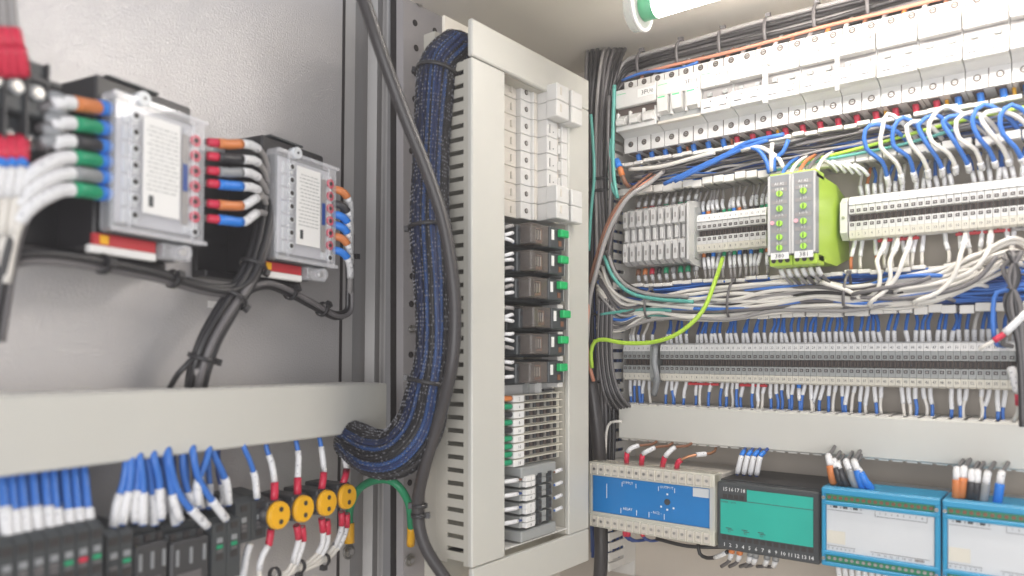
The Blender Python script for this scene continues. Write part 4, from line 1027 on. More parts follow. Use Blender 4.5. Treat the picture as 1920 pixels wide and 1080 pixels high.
for k, P in enumerate(mids):
    q = [Dr(P[0][0] - 3, P[0][1] - 40, -.02)] + [Dr(x, y, -.004 + .004 * (k in (7, 10)) + .002 * (k % 3)) for x, y in P]
    wire(q, .0026 if k != 13 else .0021, 'blue_wire', f'{nth(k + 1)} blue wire with white sleeve in the middle group under the door duct', G, [(-.023 if k < 13 else -.024, -.001, 'sleeve_white', .0034 if k < 13 else .0029, 'marker_sleeve')], seg=12)
for k in range(9):
    x = 236 + k * 22; yb_ = 975 - k * 3
    wire([Dr(x - 4, 800, -.03), Dr(x + rnd.uniform(-4, 4), 880, -.02), Dr(x + 6 + rnd.uniform(-8, 8), 925, -.016), Dr(x + 8 + rnd.uniform(-8, 8), yb_, -.012)], .0023, 'blue_wire' if k % 2 else 'darkblue_wire', f'blue wire in the back layer above the dark contactors, {nth(k + 1)} from the left', 'blue wires behind the middle group', [(-.020, -.001, 'sleeve_white', .0030, 'marker_sleeve')], seg=10)
# yellow capped holders
caps = [(523, 966), (569, 954), (613, 943), (651, 931)]
G = 'round holders with yellow caps'
tops = [((497, 815), (500, 842), (509, 868), (515, 905), (514, 940)), ((552, 812), (556, 832), (560, 858), (558, 895), (558, 930)), ((596, 805), (600, 826), (604, 850), (607, 885), (603, 918)), ((632, 800), (636, 822), (642, 848), (650, 880), (643, 908))]
bots = [((508, 992), (504, 1020), (492, 1042), (486, 1075), (500, 1110)), ((556, 985), (560, 1010), (553, 1040), (540, 1070), (500, 1095)), ((603, 972), (606, 1000), (603, 1025), (580, 1052), (520, 1080)), ((640, 960), (641, 985), (632, 1015), (608, 1045), (560, 1068))]
for k, (px, py) in enumerate(caps):
    Mh = MDr(px, py, .010)
    o = empty('fuse_holder', Mh, f'round black holder with a yellow two hole cap, {nth(k + 1)} of four from the left', 'fuse holder', G)
    part('body', MB().cyl((0, .002, 0), (0, .030, 0), .0115, 'black_plastic', seg=24).box(-.009, .009, .004, .045, -.010, .012, 'dark_plastic', .001), o)
    cp = part('yellow_cap', MB().cyl((0, .0025, 0), (0, -.0015, 0), .0119, 'yellow_plastic', r1=.0116, seg=28).cyl((0, -.0015, 0), (0, -.0024, 0), .0116, 'yellow_plastic', r1=.0106, seg=28), o)
    for s in (1, -1): part('socket_hole', MB().cyl((0, -.0022, s * .0052), (0, -.0030, s * .0052), .0021, 'dark_hole', seg=12), cp)
    T = tops[k]; wire([Dr(x, y, -.01 + .003 * i) for i, (x, y) in enumerate(T)], .0021, 'blue_wire', f'red tipped wire entering the top of the {nth(k + 1)} yellow capped holder', 'wires above the yellow capped holders', [(-.016, 0, 'red_ferrule', .0033, 'ferrule_sleeve'), (-.040, -.0163, 'sleeve_white', .0028, 'marker_sleeve')], seg=12)
    Bt = bots[k]
    for j in range(2 if k else 1):
        wire([Dr(x + j * 10 * (1 - i * .15), y + j * 3, -.002 - .002 * i) for i, (x, y) in enumerate(Bt)], .0022, 'white_wire', f'{nth(j + 1)} white wire leaving the bottom of the {nth(k + 1)} yellow capped holder', 'white wires below the yellow capped holders', [(0.0, .014, 'red_ferrule', .0032, 'ferrule_sleeve'), (.0145, .036, 'sleeve_white', .0028, 'marker_sleeve')], seg=12)
for px, py, l in ((515, 1077, 'leftmost'), (562, 1062, 'middle'), (608, 1050, 'rightmost')):
    tie(Dr(px, py, -.006), DS * .8 - Vector((0, 0, .1)), .0052, f'{l} black cable tie on the white wires below the yellow caps', 'ties on the white wires below the yellow caps', tail=-DU)
wire([Dr(470, 1018, -.006), Dr(462, 1040, -.008), Dr(455, 1085, -.01)], .0026, 'white_wire', 'white sleeved wire leaving the bottom of the small dark block', None, [(.001, .03, 'sleeve_white', .0032, 'marker_sleeve')])

# ================================================================== CABLES IN THE CORNER
G = 'cables bundled upright in the cabinet corner'
mats_ = ['darkgrey_wire', 'black_wire', 'grey_wire', 'darkgrey_wire', 'black_wire']
k = 0
for row_ in range(3):
    for j in range(8 if row_ == 0 else 7):
        k += 1; x = 1096 + j * 7.0 + row_ * 3 + rnd.uniform(-1.5, 1.5); Y = .800 + row_ * .012
        m = mats_[(k * 3 + row_) % 5]
        dx = lambda: rnd.uniform(-4, 4)
        wire([B(x + 6 + j * 3, 92, Y + .03), B(x + 4 + j * 1.5, 125, Y), B(x + dx() + 2, 200, Y), B(x + dx(), 320, Y), B(x + dx() * .5 + 2, 450, Y), B(x + dx() * .6 + 2, 560, Y), B(x + dx() * .6 + 2, 660, Y), B(x + 4, 730, Y - .002), B(x + 6, 800, Y), B(x + 4, 900, Y)], .0023, m,
             f'{nth(k)} upright {"black" if m == "black_wire" else "grey"} cable of the bundle in the back corner', G, name='upright_cable', cat='cable', step=.012)
for nme, P, r_, m in [('teal wire at the left of the corner bundle', [(1108, 215), (1112, 270), (1114, 330), (1108, 400), (1104, 470)], .0020, 'teal_wire'), ('teal wire at the right of the corner bundle beside the first breaker', [(1152, 160), (1150, 220), (1149, 290), (1152, 340), (1158, 372)], .0024, 'teal_wire'),
                      ('second teal wire right of the corner bundle', [(1146, 260), (1143, 310), (1147, 350), (1156, 368)], .0018, 'teal_wire'), ('dark wire crossing at the right of the corner bundle', [(1142, 180), (1140, 260), (1145, 330), (1143, 400), (1140, 480)], .0022, 'darkgrey_wire')]:
    wire([B(x, y, .785) for x, y in P], r_, m, nme, G)
wire([B(1245, 320, .80), B(1215, 345, .775), B(1180, 368, .76), B(1155, 405, .755), B(1135, 450, .755), B(1118, 510, .755), B(1106, 560, .76), B(1100, 640, .77)], .0028, 'grey_wire', 'pale grey cable sweeping from the upper duct down into the corner', None, name='cable', cat='cable')
wire([B(1230, 330, .805), B(1195, 355, .78), B(1165, 385, .765), B(1140, 430, .76), B(1122, 490, .76), B(1108, 545, .76), B(1100, 610, .762), B(1102, 670, .765), B(1113, 715, .77)], .0024, 'salmon_wire', 'salmon orange wire curving down beside the pale grey cable')
wire([B(1225, 322, .81), B(1190, 350, .79), B(1158, 385, .775), B(1136, 425, .765), B(1118, 480, .765), B(1104, 530, .765)], .0018, 'brown_wire', 'thin brown wire curving down left of the salmon wire')
wire([B(1200, 345, .812), B(1180, 362, .80), B(1166, 390, .79), B(1150, 430, .775), B(1140, 480, .77)], .0017, 'darkgrey_wire', 'thin dark wire curving beside the pale grey cable')
cable([B(1106, 712, .775), B(1114, 760, .775), B(1122, 830, .78), B(1125, 900, .79), B(1126, 980, .80), B(1127, 1040, .80), B(1124, 1100, .80)], .0085, 'jacket_black', 'thick dark cable running down behind the blue module')
wire([B(1165, 790, .79), B(1145, 792, .79), B(1137, 810, .79), B(1135, 850, .79)], .0017, 'white_wire', 'short white wire curling beside the thick dark cable at the covered duct')
for k in range(7):
    wire([B(1124 + k * 4, 560, .79), B(1122 + k * 4, 640, .785), B(1126 + k * 4, 700, .782), B(1136 + k * 5, 745, .785), B(1158 + k * 6, 785 - k * 2, .815)], .0019, 'black_wire' if k % 2 else 'darkgrey_wire', f'{nth(k + 1)} dark wire from the left bending out of the corner into the covered duct', 'dark wires bending into the covered duct')
for k in range(5):
    wire([B(1132 + k * 3, 600, .80), B(1136 + k * 3, 680, .805), B(1140 + k * 3, 760, .81), B(1140 + k * 3, 840, .815)], .0018, 'blue_wire' if k % 2 else 'darkblue_wire', f'{nth(k + 1)} blue wire running down behind the corner cables', 'blue wires behind the corner cables')
for y, l in ((340, 'upper'), (362, 'second'), (590, 'third'), (715, 'lowest')):
    tie(B(1126, y, .812), (0, 0, 1), .0225, f'{l} dark tie round the upright cables in the back corner', 'ties round the corner cables', tail=(1, 0, 0), wdt=.0035, rb_=.017)
# lime earth wire
wire([B(1355, 484, .815), B(1350, 500, .80), B(1338, 535, .775), B(1322, 575, .765), B(1298, 605, .76), B(1262, 630, .757), B(1220, 642, .757), B(1170, 643, .757), B(1135, 637, .757), B(1116, 640, .757), B(1108, 660, .757), B(1110, 690, .76)], .0024, 'lime_wire', 'bright lime green wire hanging from the upper terminals across to the corner', None, [(.0, .006, 'blue_ferrule', .0022, 'ferrule_sleeve')], seg=12)
# grey conduit across lower terminals
wire([B(1229, 648, .805), B(1227, 680, .800), B(1232, 710, .803), B(1226, 740, .815)], .0036, 'grey_ferrule', 'short grey cable crossing the gap beside the six piece terminal block', name='cable', cat='cable')

# ================================================================== WIRE BUNDLE OVER THE BREAKERS
G = 'wires bundled above the breaker row'
for k in range(20):
    r_, cidx = divmod(k, 5); z = .3405 + r_ * .0078 + rnd.uniform(-.001, .001); Y = .822 + cidx * .0062
    m = ['darkgrey_wire', 'black_wire', 'darkgrey_wire', 'grey_wire', 'darkgrey_wire', 'black_wire', 'grey_wire', 'darkgrey_wire', 'black_wire'][k % 9]
    P = [Vector((-.478 + rnd.uniform(0, .01), Y - .01, z - .03)), Vector((-.462, Y, z - .004))]
    for q in range(9): P.append(Vector((-.44 + q * .07, Y + rnd.uniform(-.0015, .0015), z + rnd.uniform(-.002, .002))))
    wire(P, .0026, m, f'{nth(k + 1)} wire of the bundle laced along the ceiling above the breakers', G, step=.015)
wire([Vector((-.455 + q * .06, .817, .3385 + .0008 * math.sin(q * 2))) for q in range(9)], .0020, 'salmon_wire', 'orange wire lying lowest along the bundle above the breakers', G)
wire([Vector((-.46 + q * .02, .814, .335 + .003 * math.sin(q * 1.2))) for q in range(6)], .0018, 'blue_wire', 'short blue wire above the second breaker', G)
for k in range(8):
    x = -.44 + k * .052
    tie(Vector((x, .834, .353)), (1, 0, 0), .0185, f'{nth(k + 1)} tie from the left on the wire bundle above the breakers', 'ties on the bundle above the breakers', tail=(0, -.3, 1), m='darkgrey_wire')
for k in range(22):
    x = -.445 + (k + .5) * PW; m = ['orange_ferrule', 'white_wire', 'brown_wire', 'grey_wire'][k * 5 % 4 if k > 8 else (3 if k % 2 else 2)]
    wire([(x, .818, .329), (x + .001, .820, .336), (x + .005, .828, .345)], .0022, m, f'{nth(k + 1)} short wire from the left dropping into the top of the breakers', 'short wires entering the breaker tops', step=.004)

# ================================================================== WIRES IN THE OPEN DUCTS
def duct_wires(n, z0, z1, ncol, label, Yr=(.806, .850), X0=-.455, X1=.06, wav=.006, r=(.0011, .0018)):
    mb = MB()
    for k in range(n):
        m = ncol[rnd.randrange(len(ncol))]; Y = rnd.uniform(*Yr); z = z0 + (z1 - z0) * rnd.random(); P = []; x = X0 + rnd.uniform(0, .05)
        xe_ = X1 if rnd.random() < .6 else rnd.uniform(-.2, X1); zz = z
        while x < xe_:
            P.append(Vector((x, min(max(Y + rnd.uniform(-.003, .003), .804), .86), min(max(zz, z0), z1)))); zz += rnd.uniform(-wav, wav); x += rnd.uniform(.03, .06)
        if len(P) < 2: continue
        P.append(P[-1] + Vector((.012, .012, 0)))
        mb.tube(spline(P, .01), rnd.uniform(*r), m, 7)
    o = add(bpy.data.objects.new('packed_wires', mb.mesh('packed_wires'))); o['kind'] = 'stuff'; tag(o, label, 'wires')
duct_wires(70, .200, .224, ['blue_wire', 'blue_wire', 'darkblue_wire', 'darkgrey_wire', 'darkgrey_wire', 'grey_wire', 'white_wire', 'black_wire'], 'mass of thin blue, grey and white wires packed in the duct below the breakers')
duct_wires(90, .047, .079, ['blue_wire', 'blue_wire', 'darkblue_wire', 'blue_wire'], 'mass of thin blue wires packed in the duct between the two terminal rows', (.804, .850))
# lime/yellow-green wire in the upper duct
wire([Vector((-.26, .803, .196)), Vector((-.22, .801, .199)), Vector((-.17, .800, .204)), Vector((-.12, .801, .211)), Vector((-.07, .803, .216)), Vector((-.03, .806, .218))], .0018, 'lime_wire', 'yellow green wire lying along the front of the upper open duct')
wire([Vector((-.27, .802, .193)), Vector((-.22, .800, .196)), Vector((-.15, .799, .199)), Vector((-.10, .800, .206))], .0016, 'teal_wire', 'teal wire lying beside the yellow green wire in the upper duct')
# heavy bundle in front of the lower open duct
G = 'pale and dark wires bundled along the lower open duct'
path = [(1128, 600), (1165, 588), (1220, 572), (1290, 566), (1370, 560), (1450, 552), (1530, 548), (1600, 552), (1680, 540), (1760, 528), (1830, 500), (1895, 470)]
for k in range(36):
    off = (k % 18 - 8.5) * 2.8; lay = k // 18; P = []
    for i, (x, y) in enumerate(path):
        if i > len(path) - 1 - (k % 5): break
        amp = 1.15 - .45 * math.exp(-((x - 1225) / 60) ** 2) - .35 * math.exp(-((x - 1590) / 50) ** 2)
        P.append(B(x, y + 6 + off * amp + rnd.uniform(-6, 6), .790 + lay * .007 + rnd.uniform(-.003, .003)))
    P.append(P[-1] + Vector((.012, .030, -.004)))
    P[0] = B(1122 + rnd.uniform(-3, 6), 560 + off * 2.6, .79)
    m = ['white_wire', 'grey_wire', 'darkgrey_wire', 'white_wire', 'black_wire', 'white_wire', 'blue_wire', 'white_wire', 'white_wire', 'teal_wire' if k > 27 else 'darkgrey_wire'][k * 3 % 10]
    c = {'white_wire': 'white', 'grey_wire': 'grey', 'darkgrey_wire': 'dark grey', 'black_wire': 'black', 'teal_wire': 'teal', 'blue_wire': 'blue'}[m]
    wire(P, .0020, m, f'{nth(k + 1)} strand of the laced bundle along the lower open duct, {c}', G, step=.008)
for px, py, l in ((1218, 570, 'left'), (1372, 562, 'middle'), (1588, 546, 'right')):
    tie(B(px, py, .793), (1, 0, -.1), .0165 if l != 'middle' else .0195, f'{l} dark tie round the laced bundle along the lower open duct', 'ties round the laced bundle', tail=(0, 0, 1), m='darkgrey_wire', wdt=.0025, rb_=.012)
for k, (P, m, c) in enumerate([([(1132, 480), (1150, 520), (1180, 548), (1225, 560), (1300, 566)], 'teal_wire', 'teal'), ([(1138, 470), (1152, 508), (1176, 536), (1220, 552), (1290, 556)], 'grey_wire', 'grey'), ([(1130, 500), (1142, 536), (1170, 560), (1218, 570), (1300, 578)], 'white_wire', 'white'),
                              ([(1126, 590), (1160, 585), (1200, 580), (1260, 582)], 'teal_wire', 'teal'), ([(1142, 460), (1150, 500), (1166, 525), (1200, 545), (1260, 560)], 'black_wire', 'black'), ([(1128, 540), (1150, 556), (1190, 562), (1240, 570)], 'darkblue_wire', 'dark blue')]):
    wire([B(x, y, .782 + .002 * k) for x, y in P], .0022, m, f'{nth(k + 1)} curved {c} wire sweeping from the corner into the laced bundle', 'wires sweeping from corner to laced bundle')
for k, (P, m, c) in enumerate([([(1644, 490), (1650, 515), (1645, 545), (1620, 560), (1590, 545), (1540, 530)], 'white_wire', 'white'), ([(1668, 492), (1670, 520), (1655, 550), (1640, 562), (1600, 556)], 'white_wire', 'white'), ([(1692, 490), (1682, 518), (1660, 545), (1630, 570)], 'white_wire', 'white'),
                              ([(1745, 520), (1710, 532), (1660, 540), (1600, 552)], 'darkgrey_wire', 'dark'), ([(1850, 475), (1822, 508), (1760, 530), (1680, 545)], 'white_wire', 'white'), ([(1870, 480), (1830, 525), (1770, 548), (1690, 560), (1600, 558)], 'darkgrey_wire', 'dark'),
                              ([(1800, 480), (1790, 515), (1760, 548), (1715, 566)], 'white_wire', 'white'), ([(1915, 480), (1880, 500), (1900, 545), (1905, 590), (1880, 640)], 'darkgrey_wire', 'dark'), ([(1880, 480), (1905, 510), (1885, 560), (1900, 610)], 'darkgrey_wire', 'dark'),
                              ([(1900, 545), (1870, 548), (1862, 580), (1866, 640)], 'blue_wire', 'blue')]):
    P = [B(x, y, .782 - .001 * (k % 4)) for x, y in P]; S = []
    if m == 'white_wire':
        p0 = P[0]; P = [Vector((p0.x - .001, .826, .117)), Vector((p0.x, .812, .104))] + P; S = [(.012, .034, 'sleeve_white', .0029, 'marker_sleeve')]
    P.append(P[-1] + Vector((.004, .034, -.004)))
    wire(P, .0021, m, f'{nth(k + 1)} loose {c} wire looping over the right half of the lower open duct', 'loose wires over the lower open duct', S)
# loose wires at right edge
wire([B(1925, 585, .77), B(1905, 605, .768), B(1880, 628, .766), B(1858, 642, .765), B(1836, 655, .766)], .0016, 'white_wire', 'loose white wire with red tip pointing down left at the right edge', 'loose red tipped wires at the right edge', [(.0, .024, 'sleeve_white', .0032, 'marker_sleeve'), (.0245, .034, 'red_ferrule', .0026, 'ferrule_sleeve')], seg=10)
wire([B(1896, 690, .785), B(1903, 715, .78), B(1910, 745, .78), B(1908, 772, .785), B(1900, 790, .79)], .0016, 'white_wire', 'loose white wire with red tip hanging beside the end of the lower row', 'loose red tipped wires at the right edge', [(.0, .022, 'sleeve_white', .0034, 'marker_sleeve'), (.024, .034, 'red_ferrule', .0028, 'ferrule_sleeve')], seg=10)
for k in range(4):
    wire([B(1890 + k * 9, 470, .775), B(1910 - k * 6, 520, .772), B(1888 + k * 8, 570, .77), B(1908 + k * 3, 640, .77), B(1914 + k * 3, 720, .772), B(1916 + k * 3, 800, .775)], .0022, 'darkgrey_wire' if k % 2 else 'black_wire', f'{nth(k + 1)} dark wire twisting down the right edge beside the lower row', 'dark wires at the right edge')

# loops over the upper duct, right
G = 'loops over the right half of the upper duct'
for k in range(11):
    x = 1632 + k * 25; m = 'blue_wire' if k % 2 == 0 else 'white_wire'; yb = 340 - k * 4.5; t_ = (x - 1632) / 280
    y0 = 262 - t_ * 30
    v = [rnd.uniform(-9, 9) for _ in range(8)]; w_ = rnd.uniform(.65, 1.25); hh = rnd.uniform(.6, 1.15)
    wire([B(x + 85 * w_ + v[0], y0 + 18, .815), B(x + 52 * w_, y0 - 22 * hh, .796), B(x + 16 + v[1], y0 - 44 * hh, .788), B(x - 10 * w_ + v[2], y0 - 18, .785), B(x - 2 + v[3], y0 + 16, .788), B(x + 22, y0 + 40 + v[4] * .4, .797), B(x + 32 + v[5] * .3, y0 + 64, .805), B(x + 35, yb + 8, .815)], .0021, m, f'{nth(k + 1)} looping {"blue" if k % 2 == 0 else "white"} wire from the left over the upper duct', G, [(-.012, 0, 'sleeve_white', .0028, 'marker_sleeve')])
for k, (P, m) in enumerate([([(1390, 275), (1420, 280), (1438, 305), (1442, 325)], 'blue_wire'), ([(1390, 282), (1420, 275), (1448, 290), (1450, 322)], 'white_wire'), ([(1448, 268), (1446, 290), (1447, 322)], 'white_wire'), ([(1478, 262), (1468, 285), (1452, 300), (1452, 322)], 'blue_wire'), ([(1448, 288), (1462, 300), (1470, 318)], 'white_wire'),
                           ([(1245, 345), (1300, 318), (1360, 290), (1400, 268), (1470, 252)], 'blue_wire'), ([(1265, 340), (1330, 308), (1380, 284), (1440, 262)], 'blue_wire'), ([(1180, 318), (1240, 312), (1300, 296), (1340, 286)], 'white_wire')]):
    wire([B(x, y, .792) for x, y in P], .0024, m, f'{nth(k + 1)} wire arching in the left half of the upper duct near the timers', 'wires arching in the upper duct near the timers')
wire([B(1155, 300, .79), B(1163, 318, .79), B(1172, 342, .792), B(1180, 350, .80)], .0026, 'brown_wire', 'short brown wire with blue sleeve left of the upper duct', None, [(.0, .011, 'blue_ferrule', .0042, 'ferrule_sleeve'), (.0112, .022, 'orange_ferrule', .0036, 'colour_sleeve')], seg=10)

# ================================================================== WIRES ON THE TERMINALS
def sleeved(X, z, up, c, label, group, tip=None, slen=.011, over=.0):
    s = 1 if up else -1; j = rnd.uniform(-.0020, .0020); y0 = .828 + rnd.uniform(-.002, .002)
    zend = z + s * (.052 if over == 0 else over)
    P = [Vector((X, y0, z + s * .018)), Vector((X + j * .3, y0 - .001, z + s * .026)), Vector((X + j, y0 - .003, z + s * .033)), Vector((X + j * 1.8 + rnd.uniform(-.0012, .0012), y0 - .002 + (up * .004), z + s * .042)), Vector((X + j * 2 + rnd.uniform(-.003, .003) * up, y0 - .002 + up * .008, zend))]
    S = []
    st = .003
    if tip: S.append((st, st + .006, tip, .0024, 'ferrule_sleeve')); st += .0062
    S.append((st, st + slen, 'sleeve_white', .0022, 'marker_sleeve'))
    wire(P, .0017, c, label, group, S, seg=7, step=.005, name='sleeved_wire')
cn = {'blue_wire': 'blue', 'white_wire': 'white', 'orange_wire': 'orange', 'brown_wire': 'brown', 'green_wire': 'green', 'darkgrey_wire': 'dark grey', 'darkblue_wire': 'dark blue', 'grey_wire': 'grey'}
# lower row, above and below
for k in range(NB2 + 6):
    X = (XB1 + (k + .5) * TP) if k < 6 else (XB2 + (k - 6 + .5) * TP)
    if rnd.random() < .93:
        c = 'blue_wire' if (k > 12 and rnd.random() < .85) or rnd.random() < .5 else ('darkblue_wire' if rnd.random() < .5 else 'white_wire')
        sleeved(X, ZB, True, c, f'{cn[c]} wire with white sleeve above the {nth(k + 1)} terminal of the lower row', 'sleeved wires above the lower terminal row', slen=.0125)
    if rnd.random() < .80:
        c = 'blue_wire' if rnd.random() < .75 else 'white_wire'
        sleeved(X, ZB, False, c, f'{cn[c]} wire with white sleeve below the {nth(k + 1)} terminal of the lower row', 'sleeved wires below the lower terminal row', slen=rnd.choice([.009, .013, .018, .022]), tip='blue_ferrule' if rnd.random() < .08 else None)
# upper row right block
for k in range(NA2):
    X = XA2 + (k + .5) * TP
    if k < 26 and rnd.random() < .85:
        c = 'orange_wire' if k in (0, 2) else ('blue_wire' if k % 3 != 1 else 'white_wire')
        sleeved(X, ZA, True, c, f'{cn[c]} wire with white sleeve above the {nth(k + 1)} terminal right of the timers', 'sleeved wires above the right upper terminals', slen=.013)
    if k in (0, 1, 3, 5, 6, 7, 8, 9, 10, 13, 15, 16, 18, 19, 21, 22, 24, 26, 27):
        c = 'orange_wire' if k in (0, 3) else 'white_wire'
        sleeved(X, ZA, False, c, f'{cn[c]} wire with white sleeve below the {nth(k + 1)} terminal right of the timers', 'sleeved wires below the right upper terminals', slen=.018)
mc = ['blue_ferrule', 'blue_ferrule', 'orange_ferrule', 'grey_ferrule', 'black_ferrule', 'green_ferrule', 'green_ferrule', 'blue_ferrule', 'orange_ferrule', 'grey_ferrule', 'black_ferrule', 'black_ferrule', 'green_ferrule', 'green_ferrule']
for k in range(NA1):
    X = XA1 + (k + .5) * TP; t_ = mc[k]; nm = t_.split('_')[0]
    sleeved(X, ZA, True, 'grey_wire', f'{nm} tipped wire above the {nth(k + 1)} terminal between fuse block and timers', 'tipped wires above the middle upper terminals', tip=t_, slen=.012)
    t_ = mc[(k * 3 + 5) % 14]; nm = t_.split('_')[0]
    sleeved(X, ZA, False, 'grey_wire', f'{nm} tipped wire below the {nth(k + 1)} terminal between fuse block and timers', 'tipped wires below the middle upper terminals', tip=t_, slen=.014)
for k in range(9):
    X = X0 + (k + .5) * .0094; t_ = ['brown_wire', 'orange_ferrule', 'red_ferrule', 'black_ferrule', 'green_ferrule', 'grey_ferrule', 'green_ferrule', 'green_ferrule', 'grey_ferrule'][k]; nm = t_.split('_')[0]
    for up in (True, False):
        s = 1 if up else -1
        wire([Vector((X, .832, ZA + s * .034)), Vector((X + .001, .828, ZA + s * .042)), Vector((X + .003, .832, ZA + s * .056))], .0020, 'grey_wire', f'{nm} tipped wire {"above" if up else "below"} the {nth(k + 1)} slotted terminal', 'tipped wires at the slotted terminals', [(.001, .009, t_, .0032, 'ferrule_sleeve'), (.0095, .016, 'sleeve_white', .0024, 'marker_sleeve')], seg=8, step=.004)
# timer wires
for k in range(6):
    X = XT + .003 + k * .0072
    wire([Vector((X, .768, .086)), Vector((X + .001, .772, .079)), Vector((X + .005, .79, .070)), Vector((X + .008, .81, .062))], .0018, 'darkgrey_wire' if k % 2 else 'grey_wire', f'{nth(k + 1)} wire from the left leaving the bottom of the lime timers', 'wires below the lime timers', [(.002, .012, 'sleeve_white', .0024, 'marker_sleeve')])
for k in range(5):
    X = XT + .004 + k * .0085
    wire([Vector((X, .768, .174)), Vector((X + .001, .772, .184)), Vector((X + .002, .79, .196)), Vector((X + .004, .81, .205))], .0019, ['blue_wire', 'white_wire', 'orange_wire', 'darkgrey_wire', 'white_wire'][k], f'{nth(k + 1)} wire from the left entering the top of the lime timers', 'wires above the lime timers', [(.001, .006, 'orange_ferrule' if k == 2 else 'sleeve_white', .0026, 'marker_sleeve')])
for k in range(5):
    a = B(1545 + k * 14, 300 + k * 2, .80)
    wire([a, a + Vector((.008, .0, -.006)), a + Vector((.012, .006, -.012))], .0019, 'sleeve_white', f'{nth(k + 1)} stubby white marker sleeve behind the lime timers', 'stubby white sleeves behind the timers')

# ================================================================== WIRES AT THE BOTTOM MODULES
G = 'red tipped wires entering the blue module'
for k, (a, b, c, d) in enumerate([((1175, 868), (1176, 848), (1188, 838), (1202, 835)), ((1203, 872), (1205, 852), (1218, 844), (1232, 838)), ((1242, 876), (1246, 858), (1256, 846), (1268, 838)), ((1269, 878), (1272, 866), (1290, 856), (1312, 852))]):
    wire([B(*a, .775), B(*b, .772), B(*c, .774), B(*d, .782), B(d[0] + 28, d[1] - 6, .80), B(d[0] + 30, d[1] - 40, .83)], .0016, 'copper' if k == 3 else 'brown_wire', f'{nth(k + 1)} red tipped wire from the left entering the blue module', G, [(.0, .013, 'red_ferrule', .0031, 'ferrule_sleeve'), (.014 if k < 3 else .031, .030 if k < 3 else .042, 'sleeve_white', .0028, 'marker_sleeve')], seg=10)
for k, px in enumerate((1172, 1178, 1205)):
    wire([B(px, 994, .78), B(px + 1, 1006, .785), B(px + 14, 1014, .80), B(px + 34, 1012, .82)], .0018, 'darkblue_wire', f'{nth(k + 1)} red tipped wire below the blue module', 'red tipped wires below the blue module', [(.0, .008, 'red_ferrule', .0030, 'ferrule_sleeve')], seg=10)
wire([B(1309, 1020, .79), B(1312, 1038, .79), B(1325, 1046, .79), B(1345, 1044, .78), B(1365, 1034, .775)], .0021, 'black_wire', 'black wire curling out below the right end of the blue module', None, [(-.022, -.003, 'sleeve_white', .0026, 'marker_sleeve')], seg=10)
wire([B(1230, 1010, .80), B(1290, 1024, .80), B(1360, 1026, .81)], .0022, 'black_wire', 'black wire running along under the blue module')
G = 'white sleeved wires entering the black and green module'
for k in range(4):
    x = 1383 + k * 12
    wire([B(x - 1, 890 + k, .790), B(x + 3, 872, .788), B(x + 8, 853, .79), B(x + 14 + k * 2, 842, .80), B(x + 22, 822, .83)], .0018, 'darkblue_wire', f'{nth(k + 1)} white sleeved wire from the left entering the top of the green module', G, [(.002, .022, 'sleeve_white', .0029, 'marker_sleeve'), (.0222, .029, 'blue_ferrule', .0026, 'ferrule_sleeve')], seg=10)
G = 'tipped wires under the black and green module'
for k, (x, c) in enumerate([(1375, 'orange'), (1390, 'orange'), (1410, 'grey'), (1420, 'grey'), (1442, 'grey'), (1458, 'grey')]):
    wire([B(x, 1014 + k * 3, .775), B(x - 3, 1034 + k * 2, .775), B(x - 8, 1052 + k * 2, .778), B(x - 22, 1062, .79)], .0020, 'darkgrey_wire', f'{nth(k + 1)} wire from the left under the green module, {c} sleeved', G, [(.0, .013, c + '_ferrule', .0034, 'colour_sleeve'), (.0135, .021, 'sleeve_white', .0028, 'marker_sleeve')], seg=10)
wire([B(1400, 1010, .80), B(1455, 1038, .80), B(1500, 1050, .80), B(1545, 1044, .80)], .0015, 'brown_wire', 'thin brown wire running along under the green module')
G = 'coloured bullet sleeves on the white modules'
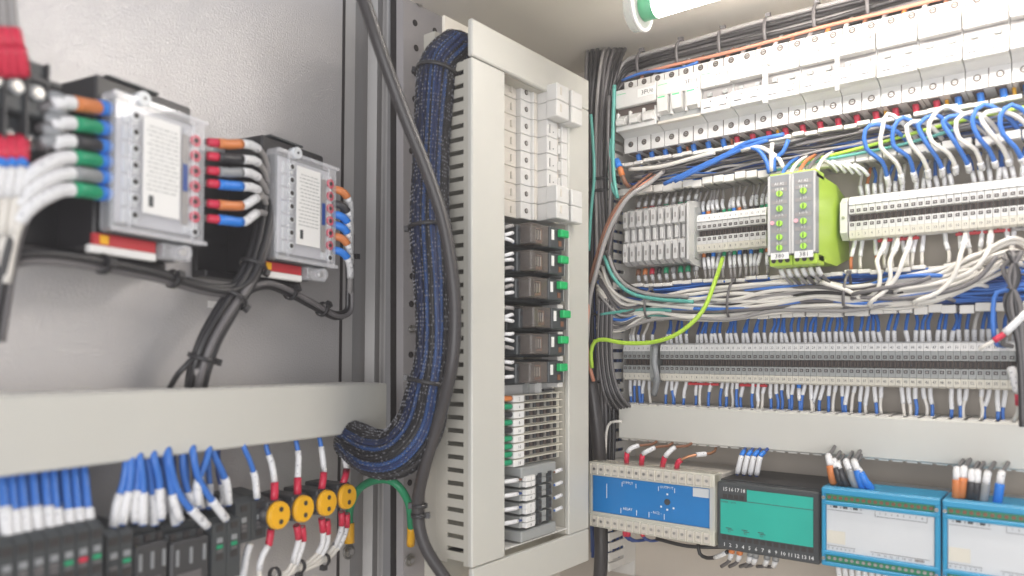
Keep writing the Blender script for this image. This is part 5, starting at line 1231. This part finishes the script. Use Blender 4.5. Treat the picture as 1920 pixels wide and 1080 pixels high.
for base, nm in ((0, 'first'), (1, 'second')):
    if base == 0: L = [((1562, 902), (1556, 868), 'orange'), ((1578, 906), (1568, 878), 'black'), ((1588, 908), (1576, 884), 'black'), ((1604, 910), (1592, 878), 'grey'), ((1617, 912), (1606, 876), 'blue'), ((1632, 914), (1612, 884), 'blue')]
    else: L = [((1793, 932), (1794, 893), 'orange'), ((1803, 928), (1806, 892), 'orange'), ((1820, 936), (1822, 898), 'black'), ((1830, 938), (1832, 898), 'black'), ((1843, 940), (1850, 898), 'grey'), ((1870, 940), (1876, 898), 'blue')]
    for k, (a, b, c) in enumerate(L):
        dx = (b[0] - a[0]) * .45
        wire([B(a[0], a[1] + 8, .772), B(*a, .768), B((a[0] + b[0]) / 2, (a[1] + b[1]) / 2 + 3, .764), B(*b, .764), B(b[0] + dx, b[1] - 13, .768), B(b[0] + dx + 8, b[1] - 24, .79), B(b[0] + dx + 22, b[1] - 50, .83)], .0018, 'darkgrey_wire', f'{nth(k + 1)} bullet sleeved wire on the {nm} white module, {c}', G,
             [(.004, .023, c + '_ferrule', .0037, 'colour_sleeve'), (.0232, .034, 'sleeve_white', .0031, 'marker_sleeve')], seg=12)
for k in range(9):
    X = Xw + .010 + k * .0060
    wire([Vector((X, .775, -.203)), Vector((X, .775, -.212)), Vector((X + .002, .78, -.235)), Vector((X + .004, .79, -.26))], .0018, 'white_wire', f'{nth(k + 1)} white sleeved wire from the left under the first white module', 'white sleeved wires under the first white module', [(.002, .026, 'sleeve_white', .0026, 'marker_sleeve')])

mb = MB()
for k in range(30):
    x = rnd.uniform(-.518, -.478); Y = rnd.uniform(.808, .855)
    mb.tube(spline([Vector((x + rnd.uniform(-.004, .004), Y + rnd.uniform(-.004, .004), z)) for z in (-.26, -.18, -.1, 0, .08, .15, .22)], .02), .0019, ['blue_wire', 'darkblue_wire', 'darkblue_wire', 'black_wire'][k % 4], 6)
o = add(bpy.data.objects.new('packed_wires', mb.mesh('packed_wires'))); o['kind'] = 'stuff'; tag(o, 'mass of blue wires packed behind the fingers of the narrow upright duct', 'wires')
# ================================================================== ADDED HAZE VOLUME IMITATING LENS BLOOM
hz = bpy.data.materials.new('haze'); hz.use_nodes = True; nt = hz.node_tree; nt.nodes.remove(nt.nodes['Principled BSDF'])
pv = nt.nodes.new('ShaderNodeVolumePrincipled'); pv.inputs['Color'].default_value = (1.0, .95, .92, 1); pv.inputs['Density'].default_value = BLOOM_HAZE; pv.inputs['Anisotropy'].default_value = .3
nt.links.new(pv.outputs['Volume'], nt.nodes['Material Output'].inputs['Volume']); MATS['haze'] = hz
if BLOOM_HAZE: h_ = add(bpy.data.objects.new('haze', MB().box(-1.6, 1.6, -1.4, 1.4, -1.4, 1.1, 'haze').mesh('haze'))); h_['kind'] = 'stuff'
